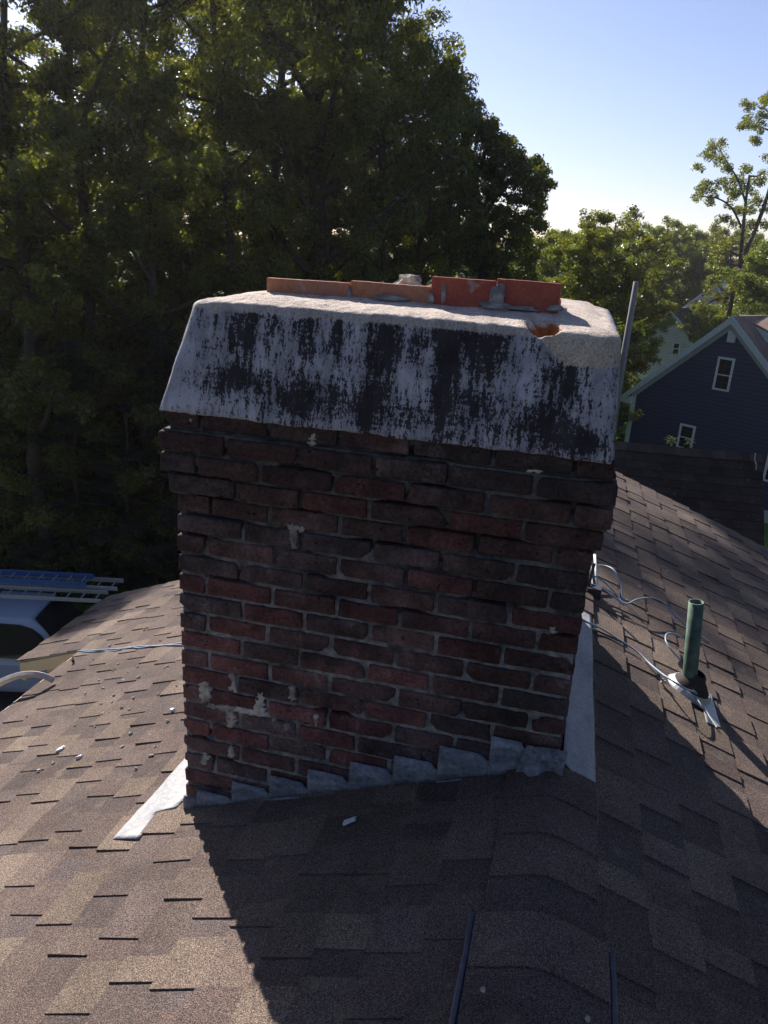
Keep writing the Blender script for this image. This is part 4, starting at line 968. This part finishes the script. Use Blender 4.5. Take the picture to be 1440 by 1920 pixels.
def grow(seed, Ht, base, R, nl, shape='round', lean=(0, 0), tr=.2, fork=None):
    r = random.Random(seed); mb = MB(); 
    npt = 9; tp = []; x = y = 0
    for i in range(npt): tp.append(Vector((x + lean[0] * i / 8, y + lean[1] * i / 8, Ht * .93 * i / 8))); x += r.uniform(-.16, .16) * Ht / 12; y += r.uniform(-.16, .16) * Ht / 12
    mb.tube(tp, [tr * (1 - .85 * (i / 8) ** .9) + .012 for i in range(npt)], 8)
    cen = []; rd = []
    def tpt(h): t = max(0, min(7.999, h / (Ht * .93) * 8)); i = int(t); return tp[i].lerp(tp[i + 1], t - i)
    for k in range(nl):
        u = (k + r.random() * .8) / nl; h = base + (Ht * .93 - base) * u; a = k * 2.4 + r.uniform(-.5, .5)
        prof = {'round': math.sin(math.pi * min(1, .18 + .82 * u)) ** .6, 'cone': (1 - u) ** .75 * .95 + .08, 'col': .6 + .4 * math.sin(math.pi * u)}[shape]
        L = R * prof * r.uniform(.65, 1.15); el = r.uniform(.15, .65) if shape != 'cone' else r.uniform(-.25, .1)
        p0 = tpt(h); dv = Vector((math.cos(a) * math.cos(el), math.sin(a) * math.cos(el), math.sin(el))); pts = [p0]
        for j in range(1, 6):
            dv = (dv + Vector((r.uniform(-.2, .2), r.uniform(-.2, .2), r.uniform(-.12, .16)))).normalized(); pts.append(pts[-1] + dv * L / 5)
        r0 = max(.018, tr * .42 * (1 - u * .7)); mb.tube(pts, [r0 * (1 - j / 6) + .006 for j in range(6)], 5, cap=False)
        ns = max(3, int(L * 2.6))
        for s in range(ns):
            v = .3 + .7 * (s + r.random()) / ns; i = min(4, int(v * 5)); q = pts[i].lerp(pts[i + 1], v * 5 - i if i < 5 else 1); b_ = r.uniform(0, 6.28)
            sl = L * r.uniform(.12, .36) * (1.15 - v * .5); dd = (dv * .5 + Vector((math.cos(b_), math.sin(b_), r.uniform(-.25, .55) if shape != 'cone' else r.uniform(-.3, .1)))).normalized(); e = q + dd * sl
            mb.tube([q, q.lerp(e, .5) + Vector((0, 0, sl * .06)), e], [.014, .010, .005], 4, cap=False)
            for z in range(3): cen.append(q.lerp(e, .45 + .3 * z) + Vector((r.uniform(-.2, .2), r.uniform(-.2, .2), r.uniform(-.15, .15)))); rd.append(r.uniform(.16, .40))
    return mb, cen, rd
protos = {}
def proto(key, seed, Ht, base, R, nl, per, size, mat, shape='round', tr=.2, flat=.75, droop=0):
    mb, cen, rd = grow(seed, Ht, base, R, nl, shape, tr=tr)
    tm = mb.build('trunk', M['bark'], None, smooth=True); me = tm.data; bpy.data.objects.remove(tm)
    protos[key] = (me, leaf_mesh('crown', cen, rd, per, size, M[mat], seed, flat, droop), Ht)
proto('oakA', 101, 17, 4.5, 4.2, 30, 84, .105, 'leaf_dark', tr=.24)
proto('oakB', 102, 17, 3.5, 3.8, 30, 84, .105, 'leaf_dark', tr=.2)
proto('mapleA', 103, 16, 4.0, 3.6, 30, 84, .108, 'leaf_mid', tr=.2)
proto('birch', 104, 16, 4, 2.6, 30, 80, .082, 'leaf_mid', 'col', tr=.13)
proto('hemlock', 105, 12, .6, 3.2, 46, 80, .08, 'leaf_hem', 'cone', tr=.16, flat=.35, droop=.4)
proto('sapling', 106, 7, .6, 2.2, 24, 70, .095, 'leaf_mid', 'round', tr=.07)
proto('farA', 107, 11, .8, 3.6, 44, 60, .125, 'leaf_light', 'round', tr=.16)
proto('farB', 108, 11, .8, 3.2, 44, 60, .125, 'leaf_mid', 'col', tr=.15)
def tree(key, px, dist, top_z, label, group=None, wf=1.0, rz=None, name='tree', gz=GZ, az=None):
    v = ray(px, 500); hv = Vector((v[0], v[1], 0)).normalized() * dist; loc = Vector((CP[0] + hv.x, CP[1] + hv.y, gz))
    tm, cm, Ht = protos[key]; s = (top_z - gz) / Ht
    t = empty(name, loc, label, 'tree', group, rz if rz is not None else rng.uniform(0, 6.28))
    t.scale = (s * wf, s * wf, s)
    for nm, me in (('trunk', tm), ('crown', cm)):
        o = bpy.data.objects.new(nm, me); COL.objects.link(o); o.parent = t
    return t
GF = 'tall dark trees of the wood behind the chimney'
LF = 'tall dark leafy tree in the backlit wood left of the chimney'
LB = 'tall dark tree in the back rows of the wood behind the chimney'
# back rows (px, dist, top z)
for i, (px, ds, tz, k, wf) in enumerate([(-150, 30, 7.5, 'oakA', 1.1), (-40, 33, 7.8, 'oakB', 1.1), (70, 31, 7.2, 'mapleA', 1.2), (180, 34, 8.2, 'mapleA', 1.2), (290, 32, 8.5, 'oakB', 1.2), (400, 34, 13, 'oakA', 1.2), (500, 31, 12.5, 'mapleA', 1.1), (600, 34, 13, 'oakB', 1.15), (680, 31, 8.8, 'oakA', .8), (760, 32, 5.6, 'oakB', .8), (850, 33, 3.3, 'oakA', .8), (560, 44, 13, 'oakB', 1.3), (120, 42, 5.5, 'oakB', 1.3), (330, 44, 6, 'oakA', 1.3), (-80, 42, 5, 'mapleA', 1.3), (740, 44, 7.5, 'oakA', .9), (900, 40, 2.8, 'oakB', .9)]):
    tree(k, px, ds, tz, LB, 'back rows of trees in the wood', wf)
# front row of the wood
front = [(-60, 21, 8.2, 'oakB', 1.0, 'bright topped tree at the far left edge of the wood'), (60, 20, 8.0, 'mapleA', 1.0, 'leafy tree with yellow-green lit top at the upper left of the wood'), (170, 21.5, 8.6, 'oakA', 1.0, 'dark broad tree second from the left in the front row of the wood'), (290, 20.5, 8.8, 'oakB', .95, 'dark tree in the front row above the left end of the chimney'),
         (400, 22, 10.5, 'birch', 1.1, 'thin trunked tree with sky gaps in its top, upper middle of the wood'), (580, 23.5, 16.5, 'oakA', .82, 'tallest tree of the wood, rising past the top of the photo'), (600, 23, 11.0, 'birch', 1.1, 'slim tree with forked trunk above the low flue tiles'), (705, 24, 8.2, 'birch', .85, 'narrow tree whose thin top stands against the blue sky'),
         (795, 25, 4.2, 'oakA', .85, 'dark rounded tree behind the middle of the wood edge'), (895, 26, 2.4, 'oakB', .8, 'dark oak at the right end of the wood, overhanging towards the sky')]
for (px, ds, tz, k, wf, lb) in front: tree(k, px, ds, tz, lb, GF, wf)
# understorey
under = [(-60, 21, -2.0, 'hemlock'), (40, 20.5, -2.8, 'sapling'), (120, 20, -1.6, 'hemlock'), (215, 20, -2.4, 'sapling'), (300, 20, -1.2, 'hemlock'), (390, 19, -1.0, 'hemlock'), (480, 19, -1.2, 'sapling'), (560, 20, -1.5, 'sapling'), (640, 21, -.6, 'sapling'), (720, 22, -.8, 'hemlock'), (800, 22, -1.2, 'sapling'), (880, 23, -.9, 'sapling'), (960, 26, -.6, 'sapling'), (1010, 28, -.3, 'sapling')]
ul = {'hemlock': 'feathery dark conifer at the shaded foot of the wood', 'sapling': 'low leafy sapling in the shade at the foot of the wood'}
for i, (px, ds, tz, k) in enumerate(under): tree(k, px, ds, tz, ul[k], 'understorey of the wood', 1.15, name='conifer' if k == 'hemlock' else 'sapling')
for i, (px, ds) in enumerate([(-30, 24), (60, 25), (140, 23.5), (220, 24.5), (300, 24), (100, 28), (250, 28), (380, 25), (480, 26), (580, 26), (690, 27), (800, 27), (900, 30)]):
    tree('sapling', px, ds, -1.0 - (i % 3) * .8, 'dark leafy bush filling in behind the understorey of the wood', 'bushes inside the wood', 1.5, name='bush')
# unseen trees added round the house to block sky light
for i in range(16):
    a = rad(48 + i * 14.0); d_ = 11.5 + (i % 3) * 2 + (4 if i < 4 else 0)
    o = tree('oakA' if i % 2 else 'oakB', 720, 1, (11.5 if i < 7 or i > 13 else 1.5) + (i % 4) * .7, 'unseen tree added beside or behind the camera to block sky light', 'unseen trees added to block sky light', 1.25)
    o.location = (CP[0] + math.sin(a) * d_, CP[1] + math.cos(a) * d_, GZ)
# right tree line
right = [(1010, 46, 1.9, 'farB'), (1085, 42, 2.1, 'farA'), (1135, 40, 2.9, 'farB'), (1180, 54, 2.2, 'farA'), (1245, 82, 4.6, 'farB'), (1300, 85, 4.2, 'farA'), (1360, 84, 4.2, 'farB'), (1430, 66, 2.9, 'farA'), (1480, 50, 2.8, 'farA'), (1050, 52, 2.6, 'farA'), (1110, 60, 3.0, 'farB'), (1150, 66, 3.0, 'farA'), (1270, 95, 5.2, 'farA'), (1160, 62, 2.4, 'farB'), (1215, 80, 4.2, 'farA'), (1330, 90, 4.6, 'farB'), (1400, 88, 4.4, 'farA'), (1470, 70, 3.2, 'farB')]
rl = ['rounded green tree just right of the dark wood edge', 'bright green tree behind the red flue tiles, right side', 'yellow-green tree with thin spiky top left of the grey pole', 'green tree directly behind the grey pole', 'broad green tree above the pale house', 'green tree behind the pale house roof', 'green tree left of the tall open oak', 'green tree beneath the tall open oak', 'green tree at the right edge of the photo']
for i, (px, ds, tz, k) in enumerate(right): tree(k, px, ds, tz, rl[i] if i < len(rl) else 'far green tree in the back row of the tree line on the right', 'tree line on the right', 1.0)
for i, (px, ds, tz) in enumerate([(1100, 33, -3.6), (1195, 44, -4.6), (1205, 54, -4.6), (1190, 38, -5.2), (1130, 36, -2.0), (1290, 50, -6.4), (1330, 52, -5.6)]):
    tree('sapling', px, ds, tz, 'green bush between the grey pole and the pale house', 'bushes by the pale house', 1.2, name='bush')

# open oak at right: clumps placed in the photo's directions, at real depths round its trunk
def open_oak():
    d = 46; r = random.Random(8); base = on(1362, 600, (0, 1, 0), (0, at(1362, 600, d).y, 0)); bx = Vector((base.x, base.y, GZ))
    t = empty('oak', bx, 'tall open oak with leafy clumps standing above the blue house at right', 'tree')
    mb = MB(); A = lambda x, y, o=0: at(x, y, d + o)
    stems = [([(1358, 640), (1372, 560), (1386, 500), (1392, 440), (1398, 380), (1405, 330)], .19), ([(1386, 500), (1402, 462), (1420, 420), (1438, 370), (1450, 320), (1456, 250), (1462, 180)], .15), ([(1398, 380), (1385, 340), (1370, 315), (1355, 290), (1345, 268)], .06), ([(1392, 430), (1372, 390), (1345, 372), (1312, 368)], .06), ([(1456, 250), (1430, 240), (1408, 235), (1392, 238)], .05), ([(1455, 260), (1440, 210), (1420, 200)], .05), ([(1405, 330), (1420, 330), (1435, 320)], .05), ([(1372, 560), (1345, 560), (1320, 575), (1300, 600)], .06), ([(1380, 520), (1410, 520), (1440, 510)], .07), ([(1386, 480), (1360, 470), (1340, 480)], .05)]
    st0 = True
    for pts, rr in stems:
        P = [A(x, y, r.uniform(-.6, .6) if i else 0) for i, (x, y) in enumerate(pts)]
        if st0: P = [bx, bx.lerp(P[0], .5)] + P; st0 = False
        P = smoothpath(P, 3); mb.tube(P, [rr * (1 - .75 * i / len(P)) + .01 for i in range(len(P))], 7)
    mb.build('trunk', M['bark'], t, smooth=True)
    cl = [(1345, 270, 14), (1335, 285, 14), (1322, 292, 13), (1312, 312, 11), (1350, 300, 10), (1362, 318, 9), (1320, 350, 13), (1305, 370, 11), (1338, 360, 14), (1352, 345, 12), (1370, 355, 12), (1330, 378, 9), (1395, 238, 9), (1410, 225, 12), (1425, 240, 13), (1400, 200, 10), (1425, 195, 14), (1440, 185, 12), (1420, 262, 9), (1435, 215, 12), (1385, 335, 13), (1400, 320, 10), (1380, 365, 14), (1395, 350, 14), (1412, 372, 14), (1420, 340, 12), (1438, 330, 14), (1375, 390, 14), (1400, 395, 16), (1430, 390, 16), (1385, 415, 15), (1360, 410, 11), (1410, 420, 14), (1440, 420, 14),
          (1340, 525, 14), (1355, 510, 14), (1330, 545, 11), (1310, 570, 12), (1325, 580, 14), (1350, 560, 16), (1370, 540, 14), (1300, 600, 12), (1318, 605, 13), (1340, 590, 14), (1290, 615, 9), (1390, 530, 16), (1410, 540, 16), (1430, 530, 18), (1405, 510, 16), (1435, 500, 16), (1345, 470, 14), (1360, 455, 14), (1340, 490, 11), (1420, 480, 14), (1300, 630, 11), (1316, 625, 12), (1395, 560, 14), (1425, 560, 14), (1450, 300, 20), (1460, 220, 22), (1470, 350, 24), (1460, 450, 24), (1480, 150, 20)]
    cen = []; rd = []
    for (x, y, q) in cl:
        for k in range(7):
            a = r.uniform(0, 6.28); rr = q * r.random() ** .5; cen.append(A(x + math.cos(a) * rr, y + math.sin(a) * rr * .8, r.uniform(-.9, .9) + (1.2 * math.sin(x * .7)))); rd.append(r.uniform(.16, .38))
    me = leaf_mesh('crown', cen, rd, 50, .14, M['leaf_mid'], 55, .8); o = bpy.data.objects.new('crown', me); COL.objects.link(o); o.parent = t; o.matrix_parent_inverse = Matrix.Translation(-t.location)
open_oak()
# overhanging edge of the wood against the sky
def edge_oak():
    d = 25; r = random.Random(18); b = at(905, 640, d); bx = Vector((b.x, b.y, GZ)); t = empty('oak', bx, 'dark oak whose rounded leafy edge stands against the bright sky right of the wood', 'tree', GF)
    mb = MB(); A = lambda x, y, o=0: at(x, y, d + o)
    stems = [([(905, 560), (900, 450), (890, 350), (870, 250), (850, 170), (835, 110)], .22), ([(898, 430), (930, 370), (970, 330), (1010, 320)], .08), ([(895, 400), (940, 340), (955, 290), (960, 260)], .07), ([(890, 350), (915, 270), (925, 225)], .07), ([(880, 300), (860, 220), (845, 150)], .06), ([(900, 470), (950, 420), (1000, 400)], .07), ([(903, 520), (940, 480), (975, 470)], .06), ([(890, 380), (840, 320), (800, 260)], .07), ([(890, 330), (830, 230), (790, 150)], .07)]
    for i, (pts, rr) in enumerate(stems):
        P = [A(x, y, r.uniform(-.5, .5) if j else 0) for j, (x, y) in enumerate(pts)]
        if i == 0: P = [bx] + P
        P = smoothpath(P, 3); mb.tube(P, [rr * (1 - .8 * j / len(P)) + .008 for j in range(len(P))], 7)
    mb.build('trunk', M['bark'], t, smooth=True)
    cl = [(800, 110, 26), (830, 140, 24), (815, 180, 30), (855, 175, 18), (868, 200, 20), (890, 205, 16), (840, 230, 30), (880, 245, 24), (908, 240, 16), (925, 235, 12), (900, 275, 26), (935, 270, 18), (955, 265, 12), (860, 290, 32), (920, 305, 26), (955, 300, 18), (975, 290, 12), (985, 310, 14), (1005, 305, 11), (1020, 325, 13), (1028, 345, 10), (1000, 335, 16), (970, 335, 16), (880, 340, 32), (930, 350, 24), (1008, 360, 15), (985, 372, 13), (1010, 385, 13), (960, 372, 10), (900, 390, 32), (940, 400, 16), (1000, 410, 15), (1012, 425, 10), (975, 420, 15), (985, 445, 18), (950, 440, 22), (920, 430, 26), (870, 420, 34), (960, 475, 22), (920, 480, 30), (990, 480, 18), (880, 490, 34), (830, 300, 34), (820, 380, 34), (780, 150, 30), (780, 230, 34), (770, 60, 18), (790, 85, 16), (845, 120, 10), (860, 150, 11), (940, 515, 26), (985, 520, 20), (840, 470, 34), (750, 100, 30), (790, 120, 26), (820, 160, 24), (845, 200, 22), (800, 190, 34), (850, 250, 34), (770, 300, 40), (820, 340, 40), (870, 310, 34), (905, 330, 34), (935, 320, 26), (850, 380, 40), (905, 430, 36), (945, 345, 24), (960, 410, 22), (740, 180, 40), (885, 225, 16), (915, 255, 16), (945, 285, 14), (975, 325, 16), (990, 350, 16)]
    cen = []; rd = []
    for (x, y, q) in cl:
        for k in range(int(8 + q * .8)):
            a = r.uniform(0, 6.28); rr = q * r.random() ** .5; cen.append(A(x + math.cos(a) * rr, y + math.sin(a) * rr, r.uniform(-1.6, 1.6))); rd.append(r.uniform(.10, .26))
    me = leaf_mesh('crown', cen, rd, 30, .115, M['leaf_dark'], 56, .8); o = bpy.data.objects.new('crown', me); COL.objects.link(o); o.parent = t; o.matrix_parent_inverse = Matrix.Translation(-t.location)
edge_oak()

# sumac shoots behind the brown roof ridge
def shoots():
    for i, (px, py, sc, lb) in enumerate([(1256, 838, 1.0, 'bright green leafy shoot behind the brown roof ridge, left of the lower window'), (1291, 842, .9, 'bright green leafy shoot in front of the lower window of the blue house')]):
        b = at(px, py - 5, 12.8); r = random.Random(i + 3); t = empty('sumac_shoot', Vector((b.x, b.y, b.z - 1.2)), lb, 'plant')
        mb = MB(); mb.tube([(b.x, b.y, b.z - 1.2), (b.x, b.y, b.z + .10 * sc)], .008, 5); mb.build('stem', M['bark'], t)
        mb = MB()
        for k in range(15):
            a = k * 2.4; o = Vector((b.x, b.y, b.z + (.02 + .10 * k / 15) * sc)); el = r.uniform(-.1, .5); L = r.uniform(.10, .17) * sc
            dv = Vector((math.cos(a) * math.cos(el), math.sin(a) * math.cos(el), math.sin(el))); sd = dv.cross(Vector((0, 0, 1))).normalized() * L * .17
            p1 = o + dv * L * .5 + Vector((0, 0, L * .08)); p2 = o + dv * L - Vector((0, 0, L * .25)); mb.add([o, p1 + sd, p2, p1 - sd], [(0, 1, 2, 3)], (r.random(),) * 3)
        mb.build('leaves', M['leaf_sun_tint'], t)
shoots()

# haze volume added to lift and soften the dark backlit trees
hz = MB(); hz.box(-140, 140, -60, 180, GZ - 1, 30); hm = bpy.data.materials.new('haze'); hm.use_nodes = True; hn = hm.node_tree; hn.nodes.clear()
ho = hn.nodes.new('ShaderNodeOutputMaterial'); hv_ = hn.nodes.new('ShaderNodeVolumePrincipled'); hv_.inputs['Color'].default_value = (.95, .93, .95, 1); hv_.inputs['Density'].default_value = .00035; hv_.inputs['Anisotropy'].default_value = .55
hn.links.new(hv_.outputs[0], ho.inputs['Volume']); ho_ = hz.build('haze', hm); tag(ho_, kind='stuff'); ho_['label'] = 'thin pale haze added to lift the dark trees'
